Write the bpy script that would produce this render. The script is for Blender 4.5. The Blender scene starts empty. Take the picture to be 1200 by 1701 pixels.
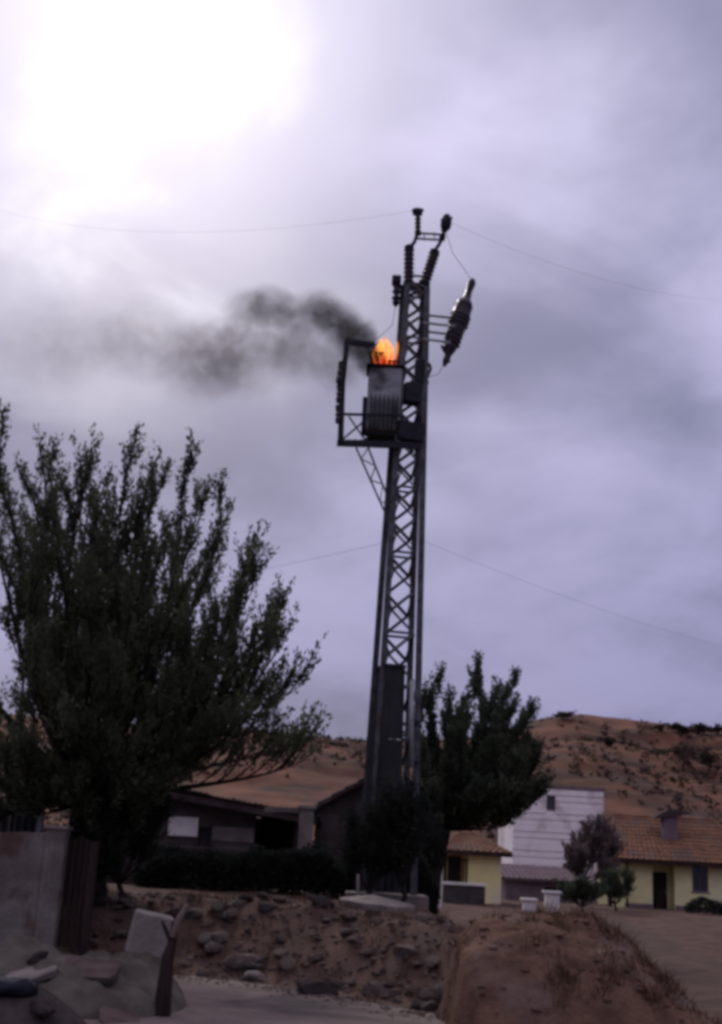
import bpy, math, random
import numpy as np
from mathutils import Vector, Matrix

random.seed(7)
rng = np.random.default_rng(11)
R = math.radians
scene = bpy.context.scene
COL = scene.collection

# ------------------------------------------------------------------ camera
PW, PH, FPX = 1200.0, 1701.0, 2053.0           # photograph size, focal length in its pixels
PITCH, ROLL = R(16.0), R(3.0)
CAM = Vector((0.0, 0.0, 1.6))
_R0 = Vector((1, 0, 0)); _F = Vector((0, math.cos(PITCH), math.sin(PITCH))); _U0 = Vector((0, -math.sin(PITCH), math.cos(PITCH)))
_RV = _R0 * math.cos(ROLL) + _U0 * math.sin(ROLL)
_UV = -_R0 * math.sin(ROLL) + _U0 * math.cos(ROLL)
cam_d = bpy.data.cameras.new('camera'); cam = bpy.data.objects.new('camera', cam_d); COL.objects.link(cam)
cam_d.sensor_fit = 'VERTICAL'; cam_d.sensor_height = 24.0; cam_d.lens = 24.0 * FPX / PH
cam_d.clip_start = 0.1; cam_d.clip_end = 6000
m = Matrix((( _RV.x, _UV.x, -_F.x, CAM.x), (_RV.y, _UV.y, -_F.y, CAM.y), (_RV.z, _UV.z, -_F.z, CAM.z), (0, 0, 0, 1)))
cam.matrix_world = m
scene.camera = cam

def ray(px, py):
    return _F + _RV * ((px - PW / 2) / FPX) - _UV * ((py - PH / 2) / FPX)
def P(px, py, Y):                               # point of the place seen at a pixel, at distance Y
    d = ray(px, py); return CAM + d * (Y / d.y)
def G(px, py, z=0.0):                           # point of the level z seen at a pixel
    d = ray(px, py); return CAM + d * ((z - CAM.z) / d.z)

# ------------------------------------------------------------------ world
SUN_EL, SUN_AZ = R(35.0), R(-13.0)              # azimuth from +Y towards +X
SUN = Vector((math.sin(SUN_AZ) * math.cos(SUN_EL), math.cos(SUN_AZ) * math.cos(SUN_EL), math.sin(SUN_EL)))
SKY_SEED = 45.5                                 # which stretch of cloud hangs over the place
world = bpy.data.worlds.new('World'); scene.world = world; world.use_nodes = True
nt = world.node_tree; nt.nodes.clear()
def N(t, ty, **kw):
    n = t.nodes.new(ty)
    for k, v in kw.items(): setattr(n, k, v)
    return n
def math_(t, op, a, b=None, clamp=False):
    n = N(t, 'ShaderNodeMath', operation=op, use_clamp=clamp)
    for i, v in enumerate((a, b)):
        if v is None: continue
        if isinstance(v, (int, float)): n.inputs[i].default_value = v
        else: t.links.new(v, n.inputs[i])
    return n.outputs[0]
def vmath(t, op, a, b=None, out=0):
    n = N(t, 'ShaderNodeVectorMath', operation=op)
    for i, v in enumerate((a, b)):
        if v is None: continue
        if isinstance(v, (tuple, list, Vector)): n.inputs[i].default_value = tuple(v)
        else: t.links.new(v, n.inputs[i])
    return n.outputs[out]
def maprange(t, v, a, b, c=0.0, d=1.0, smooth=True):
    n = N(t, 'ShaderNodeMapRange', interpolation_type='SMOOTHSTEP' if smooth else 'LINEAR')
    t.links.new(v, n.inputs[0])
    for i, x in enumerate((a, b, c, d)): n.inputs[i + 1].default_value = x
    return n.outputs[0]
def mixc(t, fac, a, b, blend='MIX'):
    n = N(t, 'ShaderNodeMix', data_type='RGBA', blend_type=blend)
    for i, v in ((0, fac), (6, a), (7, b)):
        if isinstance(v, (int, float)): n.inputs[i].default_value = v
        elif isinstance(v, tuple): n.inputs[i].default_value = v + (1,) if len(v) == 3 else v
        else: t.links.new(v, n.inputs[i])
    return n.outputs[2]
def noise(t, vec, scale, detail=4, rough=0.55, dist=0.0, out=0):
    n = N(t, 'ShaderNodeTexNoise'); n.inputs['Scale'].default_value = scale
    n.inputs['Detail'].default_value = detail; n.inputs['Roughness'].default_value = rough
    n.inputs['Distortion'].default_value = dist
    if vec is not None: t.links.new(vec, n.inputs['Vector'])
    return n.outputs[out]

def build_sky(t):
    tc = N(t, 'ShaderNodeTexCoord'); D = tc.outputs['Generated']
    sp = N(t, 'ShaderNodeSeparateXYZ'); t.links.new(D, sp.inputs[0])
    zz = math_(t, 'ADD', math_(t, 'MAXIMUM', sp.outputs[2], 0.0), 0.36)
    cb = N(t, 'ShaderNodeCombineXYZ')
    t.links.new(math_(t, 'DIVIDE', sp.outputs[0], zz), cb.inputs[0])
    t.links.new(math_(t, 'DIVIDE', sp.outputs[1], zz), cb.inputs[1])
    cb.inputs[2].default_value = SKY_SEED
    uv = cb.outputs[0]
    n1 = noise(t, uv, 1.7, 5, 0.5, 0.35)
    off = vmath(t, 'ADD', uv, (4.3, 1.7, 2.0))
    n2 = noise(t, off, 3.2, 5, 0.52, 0.5)
    n3 = noise(t, vmath(t, 'ADD', D, (1.3, 9.1, 5.0)), 3.0, 3, 0.5, 0.3)
    bil = math_(t, 'ADD', math_(t, 'MULTIPLY', n1, 0.6), math_(t, 'ADD', math_(t, 'MULTIPLY', n2, 0.25), math_(t, 'MULTIPLY', n3, 0.15)))
    cl = maprange(t, bil, 0.40, 0.61)
    # height: thicker, darker base towards the horizon
    h = math_(t, 'POWER', maprange(t, sp.outputs[2], 0.0, 1.0, smooth=False), 1.45)
    dark = mixc(t, h, (0.060, 0.063, 0.142), (0.350, 0.342, 0.490))
    light = mixc(t, h, (0.160, 0.151, 0.300), (0.930, 0.885, 1.130))
    c = mixc(t, cl, dark, light)
    # thin cloud in front of the sun lets it shine through
    dot = vmath(t, 'DOT_PRODUCT', D, SUN, out=1)
    ang = math_(t, 'MULTIPLY', math_(t, 'ARCCOSINE', math_(t, 'MINIMUM', dot, 1.0)), 57.3)
    ang = math_(t, 'ADD', ang, math_(t, 'MULTIPLY', math_(t, 'SUBTRACT', n1, 0.5), 24.0))
    ang = math_(t, 'ADD', ang, math_(t, 'MULTIPLY', math_(t, 'SUBTRACT', n2, 0.5), 17.0))
    core = maprange(t, ang, -3.0, 8.0, 1.0, 0.0)
    halo = maprange(t, ang, 2.0, 16.0, 1.0, 0.0)
    c = mixc(t, math_(t, 'MULTIPLY', halo, 0.60), c, (0.72, 0.70, 0.83))
    c = mixc(t, core, c, (1.05, 1.03, 1.08))
    ns = N(t, 'ShaderNodeTexSky', sky_type='NISHITA'); ns.sun_disc = False
    ns.sun_elevation = SUN_EL; ns.sun_rotation = SUN_AZ; ns.dust_density = 2.0
    c10 = vmath(t, 'MULTIPLY', c, (10, 10, 10))
    tot = mixc(t, 0.94, ns.outputs[0], c10)
    bg = N(t, 'ShaderNodeBackground'); bg.inputs['Strength'].default_value = 0.1
    t.links.new(tot, bg.inputs['Color'])
    out = N(t, 'ShaderNodeOutputWorld'); t.links.new(bg.outputs[0], out.inputs['Surface'])
build_sky(nt)

sun_d = bpy.data.lights.new('sun', 'SUN'); sun_d.energy = 1.3; sun_d.angle = R(14); sun_d.color = (1.0, 0.95, 0.88)
sun_o = bpy.data.objects.new('sun', sun_d); COL.objects.link(sun_o)
sun_o.rotation_euler = SUN.to_track_quat('Z', 'Y').to_euler()
vs = scene.view_settings
vs.view_transform = 'Standard'; vs.look = 'None'; vs.exposure = 0.5; vs.gamma = 1.0; vs.use_curve_mapping = False
scene.cycles.filter_width = 3.7                 # soft small lens of an old telephone
scene.cycles.max_bounces = 6; scene.cycles.volume_bounces = 1
scene.cycles.transparent_max_bounces = 12

# ------------------------------------------------------------------ materials
MATS = {}
def base_mat(name):
    mt = bpy.data.materials.new(name); mt.use_nodes = True
    t = mt.node_tree; t.nodes.clear()
    o = N(t, 'ShaderNodeOutputMaterial'); MATS[name] = mt
    return mt, t, o
def mat(name, c1, c2=None, scale=6.0, rough=0.85, metal=0.0, bump=0.0, bscale=None, c3=None, detail=6, spec=0.06, stretch=None, s3=None):
    mt, t, o = base_mat(name)
    b = N(t, 'ShaderNodeBsdfPrincipled'); t.links.new(b.outputs[0], o.inputs['Surface'])
    b.inputs['Roughness'].default_value = rough; b.inputs['Metallic'].default_value = metal
    b.inputs['Specular IOR Level'].default_value = spec
    tc = N(t, 'ShaderNodeTexCoord'); v = tc.outputs['Object']
    if stretch:
        v = vmath(t, 'MULTIPLY', v, stretch)
    c2 = c2 or tuple(x * 0.72 for x in c1)
    f = maprange(t, noise(t, v, scale, detail, 0.6, 0.3), 0.32, 0.68)
    c = mixc(t, f, c1, c2)
    if c3:
        f3 = maprange(t, noise(t, vmath(t, 'ADD', v, (7, 3, 1)), s3 or scale * 0.3, 5, 0.6, 0.6), 0.5, 0.68)
        c = mixc(t, f3, c, c3)
    t.links.new(c, b.inputs['Base Color'])
    if bump:
        bn = N(t, 'ShaderNodeBump'); bn.inputs['Strength'].default_value = bump; bn.inputs['Distance'].default_value = 0.05
        t.links.new(noise(t, v, bscale or scale * 4, 5, 0.65), bn.inputs['Height'])
        t.links.new(bn.outputs[0], b.inputs['Normal'])
    return mt
def leaf_mat(name, c1, c2, trans=0.25, scale=1.2):
    mt, t, o = base_mat(name)
    tc = N(t, 'ShaderNodeTexCoord')
    f = maprange(t, noise(t, tc.outputs['Object'], scale, 4, 0.6), 0.35, 0.65)
    c = mixc(t, f, c1, c2)
    d = N(t, 'ShaderNodeBsdfDiffuse'); tr = N(t, 'ShaderNodeBsdfTranslucent'); mx = N(t, 'ShaderNodeMixShader')
    mx.inputs[0].default_value = trans
    t.links.new(c, d.inputs[0]); t.links.new(c, tr.inputs[0])
    t.links.new(d.outputs[0], mx.inputs[1]); t.links.new(tr.outputs[0], mx.inputs[2]); t.links.new(mx.outputs[0], o.inputs['Surface'])
    return mt

mat('road', (0.205, 0.162, 0.136), (0.150, 0.115, 0.096), 1.3, 0.9, bump=0.5, bscale=30, c3=(0.085, 0.070, 0.060))
mat('earth', (0.115, 0.068, 0.050), (0.055, 0.032, 0.025), 1.6, 0.95, bump=0.8, bscale=14, c3=(0.095, 0.062, 0.048))
mat('red_earth', (0.165, 0.092, 0.062), (0.085, 0.046, 0.031), 3.0, 0.95, bump=1.0, bscale=12, c3=(0.160, 0.110, 0.085))
mat('sand', (0.135, 0.116, 0.092), (0.085, 0.070, 0.056), 2.5, 0.95, bump=0.7, bscale=22, c3=(0.062, 0.047, 0.038))
mat('track', (0.088, 0.055, 0.042), (0.050, 0.031, 0.025), 1.5, 0.95, bump=0.5, bscale=9)
mat('hill', (0.150, 0.064, 0.038), (0.048, 0.025, 0.019), 0.11, 0.95, bump=1.0, bscale=0.5, c3=(0.050, 0.033, 0.026), detail=9, s3=0.045)
mat('steel', (0.130, 0.130, 0.132), (0.060, 0.060, 0.063), 5, 0.6, 0.35, bump=0.1, c3=(0.080, 0.060, 0.050))
mat('dark_steel', (0.035, 0.035, 0.040), (0.020, 0.020, 0.024), 6, 0.6, 0.3, bump=0.1)
mat('pale_steel', (0.330, 0.330, 0.340), (0.240, 0.240, 0.250), 6, 0.55, 0.2, bump=0.1)
mat('sheet_metal', (0.050, 0.052, 0.052), (0.026, 0.027, 0.028), 2.2, 0.65, 0.3, bump=0.15, c3=(0.120, 0.122, 0.124), stretch=(1, 1, 0.35))
mat('tank', (0.330, 0.325, 0.320), (0.240, 0.235, 0.232), 3, 0.55, 0.1, bump=0.1, c3=(0.050, 0.045, 0.045))
mat('soot', (0.020, 0.020, 0.020), (0.040, 0.038, 0.036), 5, 0.9)
mat('porcelain', (0.045, 0.032, 0.036), (0.030, 0.022, 0.026), 8, 0.35, 0.0, spec=0.3)
mat('cable', (0.060, 0.060, 0.065), (0.045, 0.045, 0.050), 8, 0.7)
mat('bark', (0.040, 0.032, 0.027), (0.020, 0.016, 0.014), 9, 0.95, bump=0.8, stretch=(1, 1, 0.3))
mat('grey_bark', (0.185, 0.160, 0.158), (0.120, 0.100, 0.100), 9, 0.95, bump=0.4)
mat('plaster', (0.215, 0.182, 0.165), (0.135, 0.110, 0.098), 1.8, 0.92, bump=0.6, bscale=18, c3=(0.095, 0.064, 0.052), s3=1.3)
mat('white_plaster', (0.720, 0.660, 0.600), (0.560, 0.510, 0.460), 2.0, 0.9, bump=0.2, c3=(0.330, 0.300, 0.280))
mat('pink_white', (0.900, 0.840, 0.800), (0.860, 0.780, 0.740), 1.2, 0.9, bump=0.3, c3=(0.560, 0.470, 0.440), s3=0.35)
mat('yellow_plaster', (0.860, 0.740, 0.330), (0.780, 0.650, 0.270), 0.9, 0.9, bump=0.2, c3=(0.720, 0.650, 0.460), s3=0.4)
mat('lime_plaster', (0.800, 0.740, 0.370), (0.690, 0.630, 0.300), 0.9, 0.9, bump=0.2, c3=(0.660, 0.620, 0.480), s3=0.4)
mat('dark_plaster', (0.080, 0.066, 0.060), (0.046, 0.037, 0.034), 1.6, 0.95, bump=0.5, c3=(0.045, 0.034, 0.036))
mat('mauve_plaster', (0.200, 0.145, 0.155), (0.140, 0.100, 0.108), 1.6, 0.95, bump=0.3)
mat('roof_tile', (0.225, 0.112, 0.066), (0.130, 0.066, 0.042), 2.2, 0.9, bump=0.4, c3=(0.130, 0.098, 0.074), s3=0.8)
mat('dark_tile', (0.065, 0.043, 0.042), (0.038, 0.026, 0.027), 2.2, 0.95, bump=0.4, c3=(0.085, 0.060, 0.052))
mat('concrete', (0.250, 0.210, 0.182), (0.170, 0.140, 0.120), 3, 0.92, bump=0.5, c3=(0.130, 0.110, 0.098))
mat('white_frame', (0.620, 0.610, 0.600), (0.520, 0.510, 0.500), 3, 0.7)
mat('wood_dark', (0.048, 0.031, 0.027), (0.026, 0.017, 0.016), 5, 0.9, bump=0.6, stretch=(1, 1, 0.15))
mat('wood_pale', (0.210, 0.165, 0.135), (0.140, 0.105, 0.085), 5, 0.9, bump=0.6, stretch=(1, 1, 0.15))
mat('glass_dark', (0.030, 0.028, 0.036), (0.022, 0.020, 0.026), 2, 0.12, spec=0.5)
mat('shade_mortar', (0.020, 0.018, 0.018), (0.014, 0.012, 0.012), 2, 0.95)  # near black: shade inside the shed doorway as colour, also wall mortar
mat('blue_plastic', (0.024, 0.025, 0.034), (0.014, 0.015, 0.022), 4, 0.5, bump=0.3)
mat('stone', (0.125, 0.092, 0.078), (0.075, 0.053, 0.045), 5, 0.95, bump=0.7, c3=(0.170, 0.134, 0.116))
mat('stone_dark', (0.072, 0.055, 0.050), (0.040, 0.030, 0.028), 5, 0.95, bump=0.7)
leaf_mat('leaf_olive', (0.104, 0.116, 0.068), (0.050, 0.058, 0.036), 0.25, 0.8)
leaf_mat('leaf_green', (0.090, 0.106, 0.066), (0.046, 0.056, 0.036), 0.2, 0.8)
leaf_mat('leaf_hedge', (0.038, 0.042, 0.033), (0.022, 0.025, 0.022), 0.1, 1.5)
leaf_mat('leaf_far', (0.062, 0.046, 0.034), (0.040, 0.030, 0.025), 0.1, 0.1)
leaf_mat('dry_grass', (0.130, 0.080, 0.052), (0.070, 0.040, 0.028), 0.2, 2.0)
leaf_mat('grey_leaf', (0.175, 0.130, 0.122), (0.115, 0.084, 0.080), 0.2, 1.0)

# ------------------------------------------------------------------ mesh helpers
def V(*a): return Vector(a)
def tag(o, label=None, cat=None, group=None, kind=None):
    if label: o['label'] = label
    if cat: o['category'] = cat
    if group: o['group'] = group
    if kind: o['kind'] = kind
    return o
def thing(name, loc, label, cat, group=None):
    o = bpy.data.objects.new(name, None); COL.objects.link(o); o.location = loc
    o.empty_display_size = 0.3
    return tag(o, label, cat, group)
def root_loc(o):
    l = Vector((0, 0, 0))
    while o is not None:
        l += o.location; o = o.parent
    return l
class MB:
    def __init__(s): s.v = []; s.f = []
    def add(s, vs_, fs):
        k = len(s.v); s.v += [Vector(p) for p in vs_]; s.f += [tuple(i + k for i in f) for f in fs]; return s
    def box(s, c, size, M=None):
        c = Vector(c); x, y, z = (d / 2 for d in size)
        pts = [V(a * x, b * y, d * z) for d in (-1, 1) for b in (-1, 1) for a in (-1, 1)]
        if M is not None: pts = [M @ p for p in pts]
        return s.add([c + p for p in pts], [(0, 2, 3, 1), (4, 5, 7, 6), (0, 1, 5, 4), (2, 6, 7, 3), (0, 4, 6, 2), (1, 3, 7, 5)])
    def box2(s, a, b):
        return s.box([(p + q) / 2 for p, q in zip(a, b)], [abs(p - q) for p, q in zip(a, b)])
    def frame(s, a, b, up=None):
        d = (b - a).normalized(); up = Vector(up) if up else V(0, 0, 1)
        if abs(d.dot(up)) > 0.98: up = V(0, 1, 0)
        u = d.cross(up).normalized(); return d, u, u.cross(d)
    def poly(s, a, b, sec, up=None):            # a section swept from a to b
        a, b = Vector(a), Vector(b); d, u, w = s.frame(a, b, up); n = len(sec)
        vs_ = [a + u * p + w * q for p, q in sec] + [b + u * p + w * q for p, q in sec]
        fs = [(i, (i + 1) % n, n + (i + 1) % n, n + i) for i in range(n)]
        return s.add(vs_, fs + [tuple(range(n - 1, -1, -1)), tuple(range(n, 2 * n))])
    def beam(s, a, b, w, h, up=None):
        return s.poly(a, b, [(-w / 2, -h / 2), (w / 2, -h / 2), (w / 2, h / 2), (-w / 2, h / 2)], up)
    def angle(s, a, b, w, t, su=1, sw=1, up=None):      # steel angle
        sec = [(0, 0), (w * su, 0), (w * su, t * sw), (t * su, t * sw), (t * su, w * sw), (0, w * sw)]
        return s.poly(a, b, sec, up)
    def tube(s, pts, rad, n=6):
        pts = [Vector(p) for p in pts]; k = len(s.v); m_ = len(pts)
        if not hasattr(rad, '__len__'): rad = [rad] * m_
        ref = None
        for i, p in enumerate(pts):
            d = (pts[min(i + 1, m_ - 1)] - pts[max(i - 1, 0)])
            d = d.normalized() if d.length > 1e-9 else V(0, 0, 1)
            if ref is None: ref = V(0, 1, 0) if abs(d.z) > 0.9 else V(0, 0, 1)
            u = d.cross(ref)
            if u.length < 1e-4: u = d.cross(V(1, 0.3, 0))
            u.normalize(); w = u.cross(d); ref = w
            for j in range(n):
                a = 2 * math.pi * j / n
                s.v.append(p + (u * math.cos(a) + w * math.sin(a)) * rad[i])
        for i in range(m_ - 1):
            for j in range(n):
                s.f.append((k + i * n + j, k + i * n + (j + 1) % n, k + (i + 1) * n + (j + 1) % n, k + (i + 1) * n + j))
        s.f.append(tuple(k + j for j in range(n - 1, -1, -1))); s.f.append(tuple(k + (m_ - 1) * n + j for j in range(n)))
        return s
    def lathe(s, a, b, prof, n=10):             # profile of (fraction along a-b, radius)
        a, b = Vector(a), Vector(b); k = len(s.v); d, u, w = s.frame(a, b)
        for t_, r in prof:
            for j in range(n):
                q = 2 * math.pi * j / n; s.v.append(a.lerp(b, t_) + (u * math.cos(q) + w * math.sin(q)) * r)
        m_ = len(prof)
        for i in range(m_ - 1):
            for j in range(n):
                s.f.append((k + i * n + j, k + i * n + (j + 1) % n, k + (i + 1) * n + (j + 1) % n, k + (i + 1) * n + j))
        s.f.append(tuple(k + j for j in range(n - 1, -1, -1))); s.f.append(tuple(k + (m_ - 1) * n + j for j in range(n)))
        return s
    def build(s, name, mt, parent=None, loc=None, smooth=False, bevel=0.0):
        off = root_loc(parent) if parent is not None else Vector(loc or (0, 0, 0))
        me = bpy.data.meshes.new(name)
        me.from_pydata([tuple(p - off) for p in s.v], [], s.f); me.update()
        o = bpy.data.objects.new(name, me); COL.objects.link(o)
        if parent is not None: o.parent = parent
        else: o.location = off
        me.materials.append(MATS[mt] if isinstance(mt, str) else mt)
        if smooth: me.polygons.foreach_set('use_smooth', [True] * len(me.polygons))
        if bevel:
            bm_ = o.modifiers.new('bevel', 'BEVEL'); bm_.width = bevel; bm_.segments = 2
        return o
def np_mesh(name, verts, faces, mt, parent=None, loc=None, smooth=False):      # faces: (n,4) or (n,3) array
    off = root_loc(parent) if parent is not None else Vector(loc or (0, 0, 0))
    me = bpy.data.meshes.new(name); verts = np.asarray(verts, dtype=np.float32) - np.array(off, dtype=np.float32)
    k = faces.shape[1]; nf = len(faces)
    me.vertices.add(len(verts)); me.vertices.foreach_set('co', verts.ravel())
    me.loops.add(nf * k); me.loops.foreach_set('vertex_index', faces.astype(np.int32).ravel())
    me.polygons.add(nf); me.polygons.foreach_set('loop_start', np.arange(0, nf * k, k, dtype=np.int32))
    me.polygons.foreach_set('loop_total', np.full(nf, k, dtype=np.int32))
    if smooth: me.polygons.foreach_set('use_smooth', np.ones(nf, dtype=bool))
    me.update(calc_edges=True); me.validate()
    o = bpy.data.objects.new(name, me); COL.objects.link(o)
    if parent is not None: o.parent = parent
    else: o.location = off
    me.materials.append(MATS[mt])
    return o
def sstep(x, a, b):
    t = np.clip((np.asarray(x, dtype=float) - a) / (b - a), 0, 1); return t * t * (3 - 2 * t)
_ph = rng.uniform(0, 6.28, (40, 2)); _dr = rng.uniform(0, 6.28, 40)
def fbm(x, y, f=1.0, n=10, seed=0):              # cheap rolling noise
    s = 0.0; a = 1.0; tot = 0
    for i in range(n):
        j = (i * 3 + seed) % 40; k = f * (1.55 ** i); th = _dr[j]
        s = s + a * np.sin((x * math.cos(th) + y * math.sin(th)) * k + _ph[j, 0]) * np.cos((x * math.sin(th) - y * math.cos(th)) * k * 0.8 + _ph[j, 1])
        tot += a; a *= 0.68
    return s / tot * 2
def grid_faces(nx, ny):
    i = np.arange(nx - 1)[None, :]; j = np.arange(ny - 1)[:, None]; a = j * nx + i
    return np.stack([a, a + 1, a + nx + 1, a + nx], -1).reshape(-1, 4)

# ------------------------------------------------------------------ the ground
_re = [G(60, 1612), G(180, 1612), G(300, 1620), G(420, 1632), G(520, 1648), G(640, 1668), G(750, 1690), G(840, 1730)]
ROAD_X = [-40] + [p.x for p in _re] + [4.5, 8, 40]
ROAD_Y = [_re[0].y + 1] + [p.y for p in _re] + [10.0, 8.5, 8.5]
TERR = 0.92
def terrain(x, y):
    x = np.asarray(x, dtype=float); y = np.asarray(y, dtype=float)
    e = np.interp(x, ROAD_X, ROAD_Y)
    up = sstep(y, e + 0.05, e + 2.9)
    side = 1 - sstep(x, 1.3, 2.7)
    back = 1 - 0.6 * sstep(y, 34, 60)
    z = TERR * up * side * back
    z = z + (1 - side) * (0.30 * sstep(y, 30, 62)) + side * 0.12 * sstep(y, 20, 26)
    rough = sstep(y, e, e + 0.6) * (1 - sstep(y, 60, 120))
    z = z + rough * (0.05 * fbm(x, y, 1.1, 8) + up * (1 - sstep(y, e + 2.6, e + 4)) * 0.10 * fbm(x, y, 2.2, 8, 3))
    z = np.where(y < e, 0.0, z)
    return z
def tz(x, y): return float(terrain(x, y))
xs = np.concatenate([np.linspace(-1500, -60, 12), np.linspace(-55, -13, 22), np.arange(-12.5, 12.5, 0.16), np.linspace(13, 60, 26), np.linspace(70, 1500, 12)])
ys = np.concatenate([np.linspace(-60, 7, 10), np.arange(8, 30, 0.16), np.linspace(30.3, 100, 90), np.linspace(110, 600, 16), np.linspace(700, 3500, 6)])
XX, YY = np.meshgrid(xs, ys)
gv = np.stack([XX, YY, terrain(XX, YY) - 0.004], -1).reshape(-1, 3)
ground = np_mesh('ground', gv, grid_faces(len(xs), len(ys)), 'earth', smooth=True); tag(ground, kind='structure')

# road: dusty surface in front of the bank
rx = np.linspace(-30, 30, 160); re = np.interp(rx, ROAD_X, ROAD_Y) - 0.05 + 0.10 * fbm(rx, rx * 0, 1.9, 6)
rows = 26
rv = [(x, -4 + (e + 4) * j / (rows - 1), 0.004) for j in range(rows) for x, e in zip(rx, re)]
road = np_mesh('road', np.array(rv), grid_faces(160, rows), 'road'); tag(road, kind='structure')

# dirt track on the right, a little raised at its verges
tp_ = [G(1290, 1720), G(1235, 1668), G(1180, 1625), G(1120, 1590), G(1060, 1562), G(1010, 1542), G(975, 1528)]
tpx = [Vector((p.x, p.y, 0)) for p in tp_]
tr_v = []; nseg = 70
for i in range(nseg):
    t_ = i / (nseg - 1) * (len(tpx) - 1); k = min(int(t_), len(tpx) - 2); p = tpx[k].lerp(tpx[k + 1], t_ - k)
    for o_ in (-1.1, -0.6, 0, 0.6, 1.1):
        x = p.x + o_ * (0.9 + 0.06 * math.sin(i * 0.9)); y = p.y + o_ * 0.3
        tr_v.append((x, y, tz(x, y) + 0.05 + (0.03 if abs(o_) < 0.1 else 0) - (0.05 if abs(o_) > 1 else 0)))
track = np_mesh('dirt_track', np.array(tr_v), grid_faces(5, nseg), 'track', smooth=True); tag(track, kind='structure')

# hills
RP = [(-700, 1150), (-200, 1180), (300, 1207), (450, 1216), (610, 1232), (750, 1228), (860, 1206), (915, 1192), (965, 1189), (1040, 1200), (1110, 1209), (1200, 1212), (1400, 1195), (1900, 1120)]
HY = 230.0
rxz = [P(a, b, HY) for a, b in RP]
def hill_z(x, y):
    x = np.asarray(x, dtype=float); y = np.asarray(y, dtype=float)
    zr = np.interp(x * HY / np.clip(y, 120, 400), [p.x for p in rxz], [p.z for p in rxz])
    s = sstep(y, 88, 235)
    z = zr * (0.25 * s + 0.75 * np.clip((y - 95) / 135, 0, 1)) * (1 - 0.15 * sstep(y, 240, 420))
    z = z + s * (1 - 0.75 * sstep(y, 205, 230)) * (2.2 * fbm(x, y, 0.055, 8) + 0.9 * fbm(x, y, 0.25, 8, 2)) - 1.2 * (1 - s)
    return z
hx = np.linspace(-330, 360, 420); hy = np.concatenate([np.linspace(86, 245, 190), np.linspace(250, 430, 30)])
HX, HYY = np.meshgrid(hx, hy)
hill = np_mesh('hill', np.stack([HX, HYY, hill_z(HX, HYY)], -1).reshape(-1, 3), grid_faces(420, 220), 'hill', smooth=True); tag(hill, kind='structure')

# ------------------------------------------------------------------ stones
def rock_mesh(name, seed, sub=2, flat=0.7):
    import bmesh
    r = random.Random(seed); bm = bmesh.new(); bmesh.ops.create_icosphere(bm, subdivisions=sub, radius=1)
    dirs = [(Vector((r.gauss(0, 1), r.gauss(0, 1), r.gauss(0, 1))).normalized(), r.uniform(0.55, 0.9)) for _ in range(9)]
    for v in bm.verts:
        for d, c in dirs:
            q = v.co.dot(d)
            if q > c: v.co -= d * (q - c)
        v.co *= 1 + r.uniform(-0.05, 0.05); v.co.z *= flat
    me = bpy.data.meshes.new(name); bm.to_mesh(me); bm.free(); return me
ROCKS = {k: [rock_mesh('stone', i + 5) for i in range(5)] for k in ('stone', 'stone_dark')}
for k, l in ROCKS.items():
    for me in l: me.materials.append(MATS[k])
def put_stone(x, y, z, s, kind='stone', parent=None, sq=(1, 1, 1)):
    o = bpy.data.objects.new('stone', random.choice(ROCKS[kind])); COL.objects.link(o)
    if parent is not None: o.parent = parent
    o.location = (x, y, z); o.scale = (s * sq[0], s * sq[1], s * sq[2])
    o.rotation_euler = (random.uniform(-0.3, 0.3), random.uniform(-0.3, 0.3), random.uniform(0, 6.28))
    return o
# stones of the rubble bank between road and terrace: pieces of the ground
cnt = 0
while cnt < 220:
    px, u = random.uniform(150, 790), random.random()
    p0 = P(px, 1560, 17); e = float(np.interp(p0.x, ROAD_X, ROAD_Y))
    y = e + 0.15 + 2.9 * u; x = p0.x / 17 * y
    s = 0.03 + 0.17 * random.random() ** 3
    put_stone(x, y, tz(x, y) + s * 0.15, s, random.choice(['stone', 'stone_dark', 'stone']), ground, (1.35, 0.9, 0.8)); cnt += 1
# small loose gravel and clods, nobody could count them
def scatter_clods(n, fx, s0, s1, mt, name, label, cat):
    import bmesh
    bm = bmesh.new(); bmesh.ops.create_icosphere(bm, subdivisions=1, radius=1)
    bv = np.array([v.co[:] for v in bm.verts]); bf = np.array([[v.index for v in f.verts] for f in bm.faces]); bm.free()
    vs_, fs = [], []
    for i in range(n):
        x, y, z = fx(); s = random.uniform(s0, s1)
        vs_.append(bv * np.array([s * random.uniform(.8, 1.5), s, s * 0.6]) * rng.uniform(0.75, 1.2, (len(bv), 1)) + np.array([x, y, z]))
        fs.append(bf + i * len(bv))
    o = np_mesh(name, np.concatenate(vs_), np.concatenate(fs), mt); return tag(o, label, cat, kind='stuff')
def bank_pt():
    x = random.uniform(-6.5, 2.3); e = float(np.interp(x, ROAD_X, ROAD_Y)); y = e - 0.3 + random.random() ** 0.8 * 4.5
    return x, y, tz(x, y)
scatter_clods(1500, bank_pt, 0.015, 0.05, 'stone', 'gravel', 'loose gravel and clods strewn over the brown bank', 'gravel')

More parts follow.
